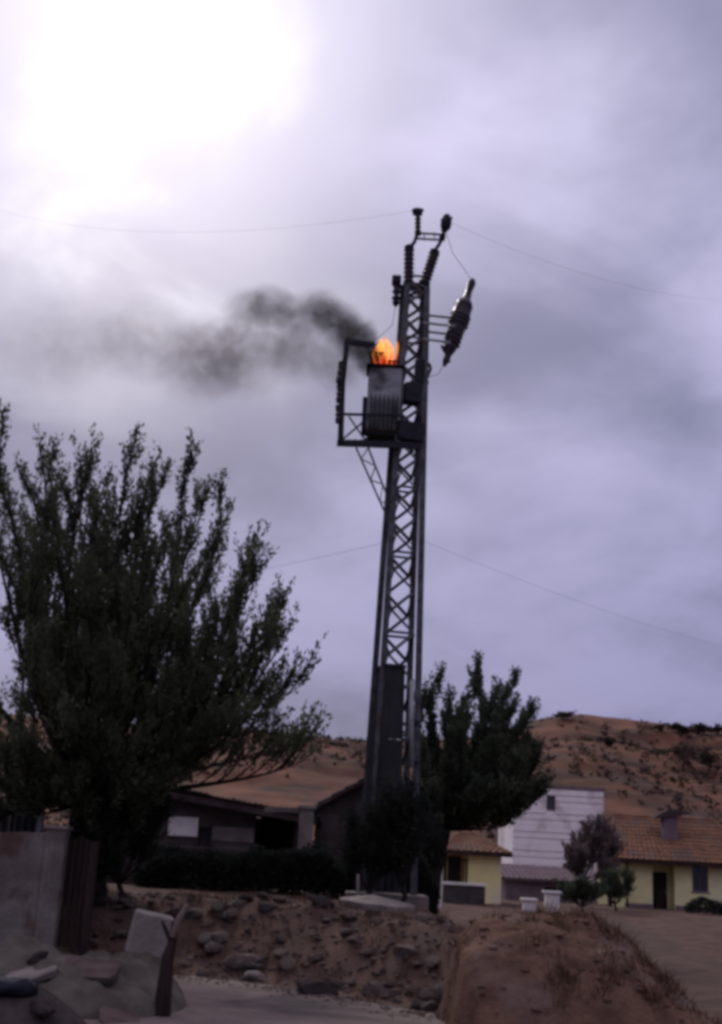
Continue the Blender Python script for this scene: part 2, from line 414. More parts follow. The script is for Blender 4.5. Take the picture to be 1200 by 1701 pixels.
# ------------------------------------------------------------------ earth mound, sand heap
def heap(name, cx, cy, rx_, ry_, h, mt, nz=0.12, seed=0, skew=0.0, res=90, power=1.0, f=2.0):
    u = np.linspace(-1.25, 1.25, res); U, W = np.meshgrid(u, u)
    r = np.sqrt((U) ** 2 + W ** 2)
    k = np.clip(1 - r ** 2, 0, 1) ** power
    x = cx + rx_ * (U + skew * k); y = cy + ry_ * W
    z = h * k + k ** 0.5 * nz * fbm(x, y, f, 9, seed) + terrain(x, y) - 0.10 * (1 - sstep(k, 0, 0.08))
    o = np_mesh(name, np.stack([x, y, z], -1).reshape(-1, 3), grid_faces(res, res), mt, smooth=True)
    tag(o, kind='structure')
    def hz(px_, py_):
        d = (x - px_) ** 2 + (y - py_) ** 2; return float(z.flat[int(np.argmin(d))])
    return o, hz
mc = P(985, 1600, 13.7)
def mound_h(x, y):
    k = [P(px, 1600, 13.4).x for px in (750, 772, 800, 900, 1000, 1080, 1160, 1210, 1250)]
    T = np.interp(x + 0.10 * fbm(x * 0 + 1, y, 2.1, 5, 7), k, [0, .80, .93, 1.0, .97, .70, .36, .10, 0])
    D = np.clip(1 - np.abs((y - 13.9) / 1.75) ** 2.6, 0, 1) ** 0.7
    k0 = np.clip(T * D, 0, 1)
    return 1.16 * k0 + np.sqrt(k0) * (0.085 * fbm(x, y, 1.9, 6, 1) + 0.06 * fbm(x, y, 5.0, 9, 5)) - 0.08 * (k0 < 0.01)
mxs = np.linspace(P(740, 1600, 13.4).x, P(1260, 1600, 13.4).x, 190); mys = np.linspace(12.0, 15.8, 150); MX, MYY = np.meshgrid(mxs, mys)
mound = np_mesh('earth_mound', np.stack([MX, MYY, mound_h(MX, MYY)], -1).reshape(-1, 3), grid_faces(190, 150), 'red_earth', smooth=True); tag(mound, kind='structure')
def mound_z(x, y): return float(mound_h(np.array(x), np.array(y)))
sc_ = P(150, 1600, 14.6)
sandheap, sand_z = heap('sand_heap', sc_.x - 0.25, 14.6, 1.35, 1.5, 0.52, 'sand', 0.20, 4, 0.0, power=0.7, f=2.6)

def grass(name, label, n, pos, h0, h1, mt, w=0.012, lean=0.35):
    p = np.array([pos() for _ in range(n)]); h = rng.uniform(h0, h1, n); a = rng.uniform(0, 6.28, n)
    d = np.stack([np.cos(a), np.sin(a), np.zeros(n)], -1); l = rng.normal(0, lean, (n, 2)) * h[:, None]
    tip = p + np.stack([l[:, 0], l[:, 1], h], -1); mid = p * 0.5 + tip * 0.5 - np.stack([l[:, 0], l[:, 1], 0 * h], -1) * 0.15
    v = np.stack([p - d * w, p + d * w, mid + d * w * 0.7, tip, mid - d * w * 0.7], 1)
    f = np.arange(n)[:, None] * 5
    fa = np.concatenate([f + np.array([[0, 1, 2, 4]]), f + np.array([[4, 2, 3, 3]])])
    # two tris + quad: keep every face a triangle
    tri = np.concatenate([f + np.array([[0, 1, 2]]), f + np.array([[0, 2, 4]]), f + np.array([[4, 2, 3]])])
    o = np_mesh(name, v.reshape(-1, 3), tri, mt); return tag(o, label, 'grass', kind='stuff')
_clump = [(random.uniform(-1.45, 1.35), random.uniform(-1.35, 1.2)) for _ in range(70)]
def mound_pt():
    while True:
        c = random.choice(_clump); x = mc.x + c[0] + random.gauss(0, 0.07); y = 13.7 + c[1] + random.gauss(0, 0.07)
        z = mound_z(x, y)
        if z > 0.05: return x, y, z - 0.01
grass('dry_grass', 'brown dry grass tufts covering the earth mound', 2200, mound_pt, 0.04, 0.17, 'dry_grass', 0.006, 0.5)
def mound_clod():
    while True:
        x = mc.x + random.uniform(-1.7, 1.5); y = 13.7 + random.uniform(-1.5, 1.3); z = mound_z(x, y)
        if z > 0.03: return x, y, z
scatter_clods(260, mound_clod, 0.006, 0.05, 'red_earth', 'soil_clods', 'reddish soil clods lying on the earth mound', 'soil')
def verge_pt():
    x = random.uniform(-6.5, 2.0); y = float(np.interp(x, ROAD_X, ROAD_Y)) - abs(random.gauss(0, 0.5)); return x, y, 0.006
scatter_clods(900, verge_pt, 0.008, 0.03, 'stone', 'road_gravel', 'loose grit spilled along the road edge', 'gravel')
_cl2 = [bank_pt() for _ in range(110)]
def bank_grass():
    c = random.choice(_cl2); x = c[0] + random.gauss(0, 0.08); y = c[1] + random.gauss(0, 0.08); return x, y, tz(x, y) - 0.01
grass('weeds', 'thin dry weeds growing between the stones of the bank', 2600, bank_grass, 0.05, 0.20, 'dry_grass', 0.006, 0.35)

# ------------------------------------------------------------------ lattice tower
TY = 24.0
tb = P(641, 1490, TY); TB = V(tb.x, TY, tz(tb.x, TY) - 0.02)
def tp(px, py, dy=0.0): return P(px, py, TY + dy)
YAW = R(14); cy_, sy_ = math.cos(YAW), math.sin(YAW)
TOPZ = tp(690, 478).z; BZ = TB.z
def wd(z):                                       # tower width at a height
    return 0.74 + (0.31 - 0.74) * min(1, max(0, (z - BZ) / (tp(676, 735).z - BZ)))
def tc_(i, z, k=1.0):                            # corner i at height z
    w = wd(z) / 2 * k; a, b = ((-1, -1), (1, -1), (1, 1), (-1, 1))[i]
    ax = TB.x + (tp(690, 478).x - TB.x) * (z - BZ) / (TOPZ - BZ)
    return V(ax + a * w * cy_ - b * w * sy_, TY + a * w * sy_ + b * w * cy_, z)
tower = thing('lattice_tower', TB, 'tall dark steel lattice mast with clad foot carrying the burning transformer', 'tower')
for i in range(4):
    mb = MB(); su, sw = ((1, 1), (-1, 1), (-1, -1), (1, -1))[i]
    mb.angle(tc_(i, BZ - 0.25), tc_(i, TOPZ), 0.125, 0.018, su, -sw if False else sw, up=(0, 1, 0)); mb.build('leg', 'steel', tower)
CLZ = tp(655, 1112).z
z = BZ + 0.2; zs = [z]
while z < TOPZ - 0.12:
    z = min(TOPZ, z + wd(z) * 0.86); zs.append(z)
for k in range(len(zs) - 1):
    for f in range(4):
        a, b = f, (f + 1) % 4
        if (k + f) % 2: a, b = b, a
        p, q = tc_(a, zs[k], 0.97), tc_(b, zs[k + 1], 0.97)
        mb = MB(); mb.beam(p, q, 0.068, 0.012, up=(tc_(a, zs[k]) - V(TB.x, TY, zs[k]))); mb.build('brace', 'steel', tower)
    if k % 4 == 0 or k > len(zs) - 4:
        for f in range(4):
            mb = MB(); mb.beam(tc_(f, zs[k + 1], 0.98), tc_((f + 1) % 4, zs[k + 1], 0.98), 0.014, 0.05); mb.build('strut', 'steel', tower)
# sheet cladding round the foot that keeps climbers off
tiers = [BZ + 0.15, BZ + (CLZ - BZ) * 0.36, BZ + (CLZ - BZ) * 0.68, CLZ]
for f in (0, 2, 3):
    for k in range(3):
        z0, z1 = tiers[k] + 0.01, tiers[k + 1] - 0.01; e = 1.17
        a0, b0, a1, b1 = tc_(f, z0, e), tc_((f + 1) % 4, z0, e), tc_(f, z1, e), tc_((f + 1) % 4, z1, e)
        nrm = (b0 - a0).cross(a1 - a0).normalized(); mb = MB(); nn = 13
        fr, bk = [], []
        for r_ in (0, 1):
            for j in range(nn):
                t_ = j / (nn - 1) * (0.62 if f == 0 else 0.5 if f == 2 else 0.985) + (0.49 if f == 2 else 0.0075); pt = (a0.lerp(b0, t_) if r_ == 0 else a1.lerp(b1, t_))
                d = 0.02 if j % 3 == 1 else 0.0
                fr.append(pt + nrm * d); bk.append(pt + nrm * (d - 0.008))
        mb.add(fr, [(j, j + 1, nn + j + 1, nn + j) for j in range(nn - 1)])
        mb.add(bk, [(j + 1, j, nn + j, nn + j + 1) for j in range(nn - 1)])
        mb.build('cladding_panel', 'sheet_metal', tower)
for f in (0, 3):
    mb = MB(); mb.beam(tc_(f, CLZ + 0.02, 1.20), tc_(f, CLZ + 0.02, 1.20).lerp(tc_((f + 1) % 4, CLZ + 0.02, 1.20), 0.64 if f == 0 else 1), 0.05, 0.06); mb.build('cladding_rim', 'dark_steel', tower)
mb = MB(); mb.tube([tp(684, 1275, -0.62), tp(683, 1190, -0.60), tp(685, 1130, -0.52)], 0.045, 8); mb.build('cable_conduit', 'pale_steel', tower, smooth=True)
for zc in (tp(684, 1265).z, tp(684, 1200).z):
    mb = MB(); c = tc_(1, zc, 1.16); mb.box(c + V(-0.02, -0.02, 0), (0.16, 0.16, 0.035)); mb.build('conduit_clip', 'steel', tower)
mb = MB(); mb.box2((TB.x - 0.75, TY - 0.75, BZ - 0.4), (TB.x + 0.75, TY + 0.75, BZ + 0.14)); mb.build('concrete_footing', 'concrete', tower, bevel=0.02)

# transformer platform, part of the mast
DY = 0.42
def chan(a, b, h=0.12, w=0.05): mb = MB(); mb.beam(a, b, w, h); return mb
for s in (-1, 1):
    chan(tp(560, 736, s * DY), tp(700, 741, s * DY), 0.13, 0.06).build('platform_beam', 'dark_steel', tower)
    chan(tp(566, 688, s * DY), tp(668, 690, s * DY), 0.05, 0.04).build('platform_rail', 'dark_steel', tower)
    mb = MB(); mb.beam(tp(567, 732, s * DY), tp(614, 692, s * DY), 0.04, 0.03); mb.build('rail_brace', 'dark_steel', tower)
    mb = MB(); mb.beam(tp(580, 692, s * DY), tp(608, 733, s * DY), 0.03, 0.03); mb.build('rail_brace', 'dark_steel', tower)
    # upright at the outer end
    mb = MB(); mb.beam(tp(566, 735, s * DY), tp(569, 640, s * DY), 0.12, 0.12); mb.beam(tp(569, 641, s * DY), tp(577, 566, s * DY), 0.11, 0.11); mb.build('platform_upright', 'dark_steel', tower)
    chan(tp(573, 567, s * DY), tp(623, 573, s * DY), 0.10, 0.07).build('top_rail', 'dark_steel', tower)
for px, py in ((563, 736), (612, 738), (660, 740)):
    chan(tp(px, py, -DY + 0.04), tp(px, py, DY - 0.04), 0.10, 0.05).build('platform_joist', 'dark_steel', tower)
for k in range(9):
    px = 570 + k * 10.5
    chan(tp(px, 731, -DY + 0.03), tp(px, 731, DY - 0.03), 0.025, 0.11).build('deck_plank', 'dark_steel', tower)
chan(tp(576, 566, -DY), tp(576, 566, DY), 0.07, 0.06).build('top_crossbar', 'dark_steel', tower)
# raking struts under the platform, two lattice members
for s in (-1, 1):
    a, b, c, d = tp(592, 744, s * DY), tp(640, 852, s * 0.2), tp(612, 744, s * DY), tp(648, 835, s * 0.2)
    mb = MB(); mb.beam(a, b, 0.03, 0.03); mb.build('raking_strut', 'steel', tower)
    mb = MB(); mb.beam(c, d, 0.03, 0.03); mb.build('raking_strut', 'steel', tower)
    for k in range(6):
        t0, t1 = k / 6, (k + 1) / 6
        p, q = (a.lerp(b, t0), c.lerp(d, t1)) if k % 2 else (c.lerp(d, t0), a.lerp(b, t1))
        mb = MB(); mb.beam(p, q, 0.018, 0.018); mb.build('strut_lacing', 'steel', tower)
# collar where platform meets mast, junction boxes, brackets
mb = MB(); c = tp(677, 722); mb.box(c, (0.56, 0.56, 0.40), Matrix.Rotation(YAW, 3, 'Z')); mb.build('platform_collar', 'dark_steel', tower, bevel=0.02)
mb = MB(); mb.box(tp(684, 655, -0.12), (0.34, 0.3, 0.42), Matrix.Rotation(YAW, 3, 'Z')); mb.build('fuse_box', 'dark_steel', tower, bevel=0.02)
for (a, b) in (((690, 612), (716, 606)), ((692, 640), (712, 634)), ((696, 715), (704, 712)), ((697, 700), (706, 683))):
    mb = MB(); mb.beam(tp(*a), tp(*b), 0.06, 0.07); mb.build('side_bracket', 'dark_steel', tower)
mb = MB(); mb.box(tp(697, 622), (0.22, 0.3, 0.56)); mb.build('switch_drive_box', 'dark_steel', tower, bevel=0.02)
mb = MB(); mb.tube([tp(712, 604), tp(716, 612), tp(708, 632)], 0.035, 6); mb.build('drive_lever', 'dark_steel', tower)
# head frame
chan(tp(654, 476), tp(714, 479), 0.08, 0.08).build('head_beam', 'dark_steel', tower)
chan(tp(668, 482, -0.2), tp(668, 482, 0.25), 0.07, 0.07).build('head_beam', 'dark_steel', tower)
chan(tp(682, 470, 0.1), tp(712, 473, 0.1), 0.04, 0.04).build('head_rail', 'steel', tower)
chan(tp(686, 458, 0.1), tp(712, 460, 0.1), 0.035, 0.035).build('head_rail', 'steel', tower)
# switch brackets reaching right
for py in (526, 539, 553, 566):
    chan(tp(703, py - 3, 0.1 if py in (526, 553) else -0.25), tp(760 - (py - 526) * 0.28, py + 3, 0.1 if py in (526, 553) else -0.25), 0.04, 0.04).build('switch_arm', 'pale_steel', tower)

# ---- insulators and switch gear: bolted on, each a thing
def sheds(a, b, r0, r1, n, mb=None, nn=12):
    prof = [(0, r0)]
    for k in range(n):
        t0 = (k + 0.15) / n; t1 = (k + 0.6) / n; t2 = (k + 0.85) / n
        prof += [(t0, r0), (t1, r1), (t2, r0)]
    prof += [(1, r0)]
    mb = mb or MB(); mb.lathe(a, b, prof, nn); return mb
def insulator(name, a, b, label, cat='insulator', r0=0.055, r1=0.10, n=5, cap=0.09, group=None, capmat='dark_steel'):
    t = thing(name, a, label, cat, group)
    d = (b - a).normalized()
    sheds(a, b, r0, r1, n).build('shed_stack', 'porcelain', t, smooth=False)
    MB().lathe(b, b + d * cap, [(0, r0 * 1.2), (0.5, r0 * 1.25), (1, r0 * 0.6)], 10).build('top_cap', capmat, t)
    MB().lathe(a - d * 0.03, a + d * 0.03, [(0, r0 * 1.4), (1, r0 * 1.4)], 10).build('base_flange', capmat, t)
    return t
insulator('surge_arrester', tp(679, 472), tp(680, 413), 'thick straight porcelain column left on the mast head', 'arrester', 0.085, 0.118, 8)
insulator('surge_arrester', tp(705, 472), tp(722, 420), 'thick slanted porcelain column right on the mast head', 'arrester', 0.09, 0.125, 8)
# twin bar frame that joins both columns and carries the upper insulators
fr = thing('insulator_frame', tp(713, 398), 'thin pale twin bar frame joining the two slanted columns', 'frame')
mb = MB(); mb.tube([tp(681, 412), tp(689, 402), tp(693, 389)], 0.042, 6); mb.build('support_arm', 'dark_steel', fr)
mb = MB(); mb.tube([tp(723, 416), tp(731, 404), tp(736, 392)], 0.042, 6); mb.build('support_arm', 'dark_steel', fr)
for py in (387, 396):
    chan(tp(690, py, 0.03), tp(739, py + 3, 0.03), 0.04, 0.04).build('cross_bar', 'pale_steel', fr)
for px in (705, 722):
    chan(tp(px, 386, 0.03), tp(px, 399, 0.03), 0.03, 0.03).build('spacer', 'pale_steel', fr)
insulator('post_insulator', tp(694.5, 388), tp(694.5, 354), 'slender post insulator with flared cap, topmost on the left', 'insulator', 0.05, 0.075, 5)
_c = thing('cable_clamp', tp(694.5, 348), 'dark clamp crowning the topmost left insulator', 'clamp')
mb = MB(); mb.box(tp(694, 352), (0.22, 0.16, 0.13)); mb.build('clamp_body', 'dark_steel', _c, bevel=0.03)
mb = MB(); mb.tube([tp(685, 351), tp(694, 347), tp(704, 350)], 0.035, 6); mb.build('keeper', 'dark_steel', _c)
insulator('post_insulator', tp(735, 394), tp(740, 374), 'short post insulator under a dark ball clamp, topmost on the right', 'insulator', 0.05, 0.07, 3)
_c = thing('cable_clamp', tp(741, 374), 'dark bulbous clamp crowning the topmost right insulator', 'clamp')
mb = MB(); mb.lathe(tp(739.5, 384), tp(743, 357), [(0, 0.05), (0.2, 0.11), (0.55, 0.125), (0.85, 0.10), (1, 0.06)], 10); mb.build('clamp_body', 'dark_steel', _c, smooth=True)
mb = MB(); mb.tube([tp(733, 366), tp(742, 360), tp(752, 363)], 0.03, 6); mb.build('keeper', 'dark_steel', _c)
t = insulator('hanging_insulator', tp(660, 468), tp(658, 500), 'short dark insulator hanging left below the mast head', 'insulator', 0.06, 0.10, 3, cap=0.12)
mb = MB(); mb.box(tp(659, 466), (0.20, 0.22, 0.18)); mb.build('bracket', 'dark_steel', t, bevel=0.03)
# the slanted switch at the right
a, b = tp(738, 608), tp(786, 464)
sw = thing('line_switch', a, 'long slanted dark spindle switch held out right of the mast', 'switch')
MB().lathe(a, b, [(0, 0.035), (0.06, 0.075), (0.13, 0.085), (0.2, 0.14), (0.42, 0.19), (0.55, 0.21), (0.66, 0.18), (0.72, 0.17), (0.78, 0.085), (0.86, 0.07), (0.96, 0.09), (1, 0.05)], 12).build('switch_body', 'porcelain', sw)
for t0, t1, r in ((0.22, 0.36, 0.21), (0.44, 0.58, 0.25), (0.60, 0.70, 0.21)):
    sheds(a.lerp(b, t0), a.lerp(b, t1), 0.12, r * 0.93, 3).build('shed_stack', 'porcelain', sw)
mb = MB(); mb.beam(tp(747, 602), tp(734, 574), 0.05, 0.05); mb.build('switch_horn', 'dark_steel', sw)
mb = MB(); mb.beam(a.lerp(b, 0.3) + V(-0.12, 0, 0), a.lerp(b, 0.62) + V(-0.16, 0, 0), 0.07, 0.10); mb.build('switch_base', 'dark_steel', sw)
# fuse cutouts on the outer platform upright
for (p0, p1, lab) in (((568, 604), (563, 634), 'small dark fuse cutout high on the platform upright'), ((565, 642), (563, 666), 'small dark fuse cutout midway on the platform upright'), ((563, 676), (562, 700), 'small dark fuse cutout low on the platform upright')):
    t = insulator('fuse_cutout', tp(*p0, -DY - 0.02), tp(*p1, -DY - 0.02), lab, 'fuse', 0.05, 0.075, 3, cap=0.05)
    mb = MB(); q = tp((p0[0] + p1[0]) / 2 + 2, (p0[1] + p1[1]) / 2, -DY + 0.01); mb.box(q, (0.10, 0.05, 0.06)); mb.build('bracket', 'dark_steel', t)

# ---- transformer on the platform
tz0 = tp(636, 729).z; tcx = tp(637, 690).x
TR = V(tcx, TY, tz0)
trf = thing('transformer', TR, 'sooty grey oil transformer burning on the mast platform', 'transformer')
hh = tp(632, 612).z - tz0
mb = MB(); mb.box(TR + V(0, 0, 0.06 + hh * 0.47), (0.70, 0.54, hh * 0.90)); mb.build('tank', 'tank', trf, bevel=0.05)
mb = MB(); mb.box(TR + V(0, 0, hh * 0.955 + 0.03), (0.80, 0.64, 0.045)); mb.build('lid', 'soot', trf, bevel=0.012)
for k in range(7):
    mb = MB(); mb.box(TR + V(-0.27 + k * 0.09, -0.335, hh * 0.30), (0.02, 0.15, hh * 0.46)); mb.build('cooling_fin', 'soot', trf, bevel=0.006)
for k in range(5):
    mb = MB(); mb.box(TR + V(-0.375, -0.2 + k * 0.1, hh * 0.30), (0.13, 0.02, hh * 0.46)); mb.build('cooling_fin', 'soot', trf, bevel=0.006)
for s in (-0.2, 0.2):
    mb = MB(); mb.beam(TR + V(-0.35, s, 0.035), TR + V(0.35, s, 0.035), 0.08, 0.07); mb.build('base_rail', 'dark_steel', trf)
for k in range(3):
    q = TR + V(-0.24 + 0.11 * k, 0.12 - 0.08 * k, hh * 0.98)
    sheds(q, q + V(-0.05, 0, 0.46 - 0.04 * k), 0.045, 0.085, 5).build('bushing', 'soot', trf)
for k in range(3):
    q = TR + V(0.08 + 0.09 * k, -0.18, hh * 0.98); sheds(q, q + V(0, 0, 0.16), 0.03, 0.045, 2).build('low_voltage_bushing', 'soot', trf)
mb = MB(); mb.lathe(TR + V(-0.30, 0.20, hh + 0.18), TR + V(0.15, 0.20, hh + 0.18), [(0, 0.10), (0.03, 0.125), (0.97, 0.125), (1, 0.10)], 14); mb.build('oil_conservator', 'soot', trf, smooth=True)
mb = MB(); mb.box(TR + V(0.10, -0.275, hh * 0.72), (0.12, 0.012, 0.09)); mb.build('rating_plate', 'pale_steel', trf)

# ---- flames: glowing gas, a body that gives off light
def flame_mat(name, c_low, c_high, strength, z0, z1):
    mt, t, o = base_mat(name)
    tc = N(t, 'ShaderNodeTexCoord'); sp = N(t, 'ShaderNodeSeparateXYZ'); t.links.new(tc.outputs['Object'], sp.inputs[0])
    f = maprange(t, sp.outputs[2], z0, z1)
    c = mixc(t, f, c_low, c_high)
    nz = maprange(t, noise(t, vmath(t, 'MULTIPLY', tc.outputs['Object'], (1, 1, 0.5)), 7, 4, 0.6, 0.8), 0.35, 0.62, 0.35, 1.2)
    pv = N(t, 'ShaderNodeVolumePrincipled'); pv.inputs['Color'].default_value = (0.02, 0.01, 0.01, 1)
    pv.inputs['Density'].default_value = 7.0; t.links.new(c, pv.inputs['Emission Color'])
    t.links.new(math_(t, 'MULTIPLY', nz, strength), pv.inputs['Emission Strength'])
    t.links.new(pv.outputs[0], o.inputs['Volume']); return mt
fl0 = tp(641, 611, -0.15)
flame_mat('flame', (0.85, 0.07, 0.025), (1.0, 0.34, 0.07), 10.0, 0.08, 0.44)
fire = thing('fire', fl0, 'orange flames shooting up from the transformer lid', 'fire')
def tongue(base, h, r, bend, seed):
    rr = random.Random(seed); pts, rad = [], []
    for k in range(9):
        u = k / 8; pts.append(base + V(bend * u * u + 0.04 * math.sin(u * 6 + seed), 0.03 * math.cos(u * 5 + seed), h * u))
        rad.append(max(0.006, r * (0.62 + 1.1 * u) * (1 - u) ** 0.75 * 1.15 * rr.uniform(0.88, 1.1)))
    MB().tube(pts, rad, 10).build('flame_tongue', 'flame', fire, smooth=True)
tongue(fl0 + V(0, 0, 0), 0.74, 0.21, -0.03, 1); tongue(fl0 + V(-0.12, 0.05, 0.0), 0.60, 0.16, -0.04, 2)
tongue(fl0 + V(0.11, 0.03, 0.0), 0.68, 0.16, 0.03, 3); tongue(fl0 + V(0.02, -0.12, 0.0), 0.56, 0.15, -0.03, 4); tongue(fl0 + V(0.02, -0.05, 0.20), 0.56, 0.11, -0.06, 8)

# ---- smoke: a plume of billows drifting left
def smoke_mat(name, dens, col):
    mt, t, o = base_mat(name)
    tc = N(t, 'ShaderNodeTexCoord'); ge = N(t, 'ShaderNodeNewGeometry')
    r = vmath(t, 'LENGTH', tc.outputs['Object'], out=1)
    n1 = noise(t, ge.outputs['Position'], 1.5, 5, 0.6, 0.6)
    r2 = math_(t, 'ADD', r, math_(t, 'MULTIPLY', math_(t, 'SUBTRACT', n1, 0.5), 0.7))
    fall = math_(t, 'MULTIPLY', maprange(t, r2, 0.15, 1.0, 1.0, 0.0), maprange(t, r, 0.75, 0.98, 1.0, 0.0))
    n2 = maprange(t, noise(t, ge.outputs['Position'], 3.6, 4, 0.6, 0.4), 0.3, 0.65, 0.35, 1.3)
    pv = N(t, 'ShaderNodeVolumePrincipled'); pv.inputs['Color'].default_value = col + (1,)
    t.links.new(math_(t, 'MULTIPLY', math_(t, 'MULTIPLY', fall, n2), dens), pv.inputs['Density'])
    t.links.new(pv.outputs[0], o.inputs['Volume']); return mt
smoke = thing('smoke_plume', tp(618, 580, 0), 'dark smoke plume streaming left from the burning transformer', 'smoke'); smoke['kind'] = 'stuff'
import bmesh as _bm
PUFFS = [  # px, py, radius x, radius z (photo px), peak density, grey
    (612, 592, 32, 48, 4.5, .03), (592, 560, 46, 52, 3.6, .04), (562, 535, 54, 50, 2.8, .05), (535, 512, 52, 46, 2.0, .07), (500, 524, 62, 50, 1.1, .09),
    (448, 512, 66, 48, 1.5, .08), (412, 522, 62, 56, 0.9, .11), (490, 580, 95, 75, 0.85, .13), (565, 605, 62, 66, 0.95, .11), (395, 595, 105, 88, 0.75, .15), (335, 600, 105, 95, 0.60, .17), (240, 565, 130, 95, 0.34, .2), (110, 575, 150, 105, 0.2, .24)]
for i, (px, py, rx_, rz_, dn, g) in enumerate(PUFFS):
    k = 25.6 / FPX; c = tp(px, py, 0.15 * math.sin(i * 2.1))
    bm = _bm.new(); _bm.ops.create_icosphere(bm, subdivisions=3, radius=1.0)
    rr = random.Random(i)
    off = rr.uniform(0, 9)
    for v in bm.verts:
        v.co *= 0.94 + 0.06 * math.sin(v.co.x * 4 + off) * math.cos(v.co.z * 5 - off)
    me = bpy.data.meshes.new('smoke_puff'); bm.to_mesh(me); bm.free()
    o = bpy.data.objects.new('smoke_puff', me); COL.objects.link(o); o.parent = smoke
    o.location = c - root_loc(smoke); o.scale = (rx_ * k, (rx_ + rz_) / 2 * k, rz_ * k)
    me.materials.append(smoke_mat('smoke_%d' % i, dn, (g * 1.15, g, g * 0.82)))

# ---- wires
def wire(a, b, sag, r, label):
    pts = [a.lerp(b, k / 24) - V(0, 0, sag * 4 * (k / 24) * (1 - k / 24)) for k in range(25)]
    o = MB().tube(pts, r, 5).build('overhead_cable', 'cable', loc=a, smooth=True); tag(o, label, 'cable')
def far(px, py, Y): return P(px, py, Y)
wire(tp(741, 366), far(1300, 500, 32), 0.6, 0.002, 'thin overhead cable running right from the topmost right clamp')
wire(tp(694, 349), far(-60, 330, 40), 0.9, 0.002, 'thin overhead cable running left from the topmost left clamp')
wire(tp(655, 898, 0), far(-500, 1010, 60), 1.2, 0.003, 'low service cable leaving the mast to the left')
wire(tp(690, 893, 0), far(1500, 1100, 60), 1.0, 0.0025, 'low service cable leaving the mast to the right')
# short jumpers on the gear
def jumper(pts, label):
    o = MB().tube(pts, 0.006, 6).build('jumper_wire', 'cable', loc=pts[0], smooth=True); tag(o, label, 'wire')
jumper([tp(741, 384), tp(752, 420), tp(775, 452), tp(785, 466)], 'loose wire from the right clamp down to the slanted switch')
jumper([tp(738, 606), tp(728, 622), tp(708, 628)], 'short wire looping from the switch foot to the mast')
jumper([tp(658, 506), tp(652, 540), tp(630, 560), tp(612, 572)], 'drooping wire from the hanging insulator to the transformer')

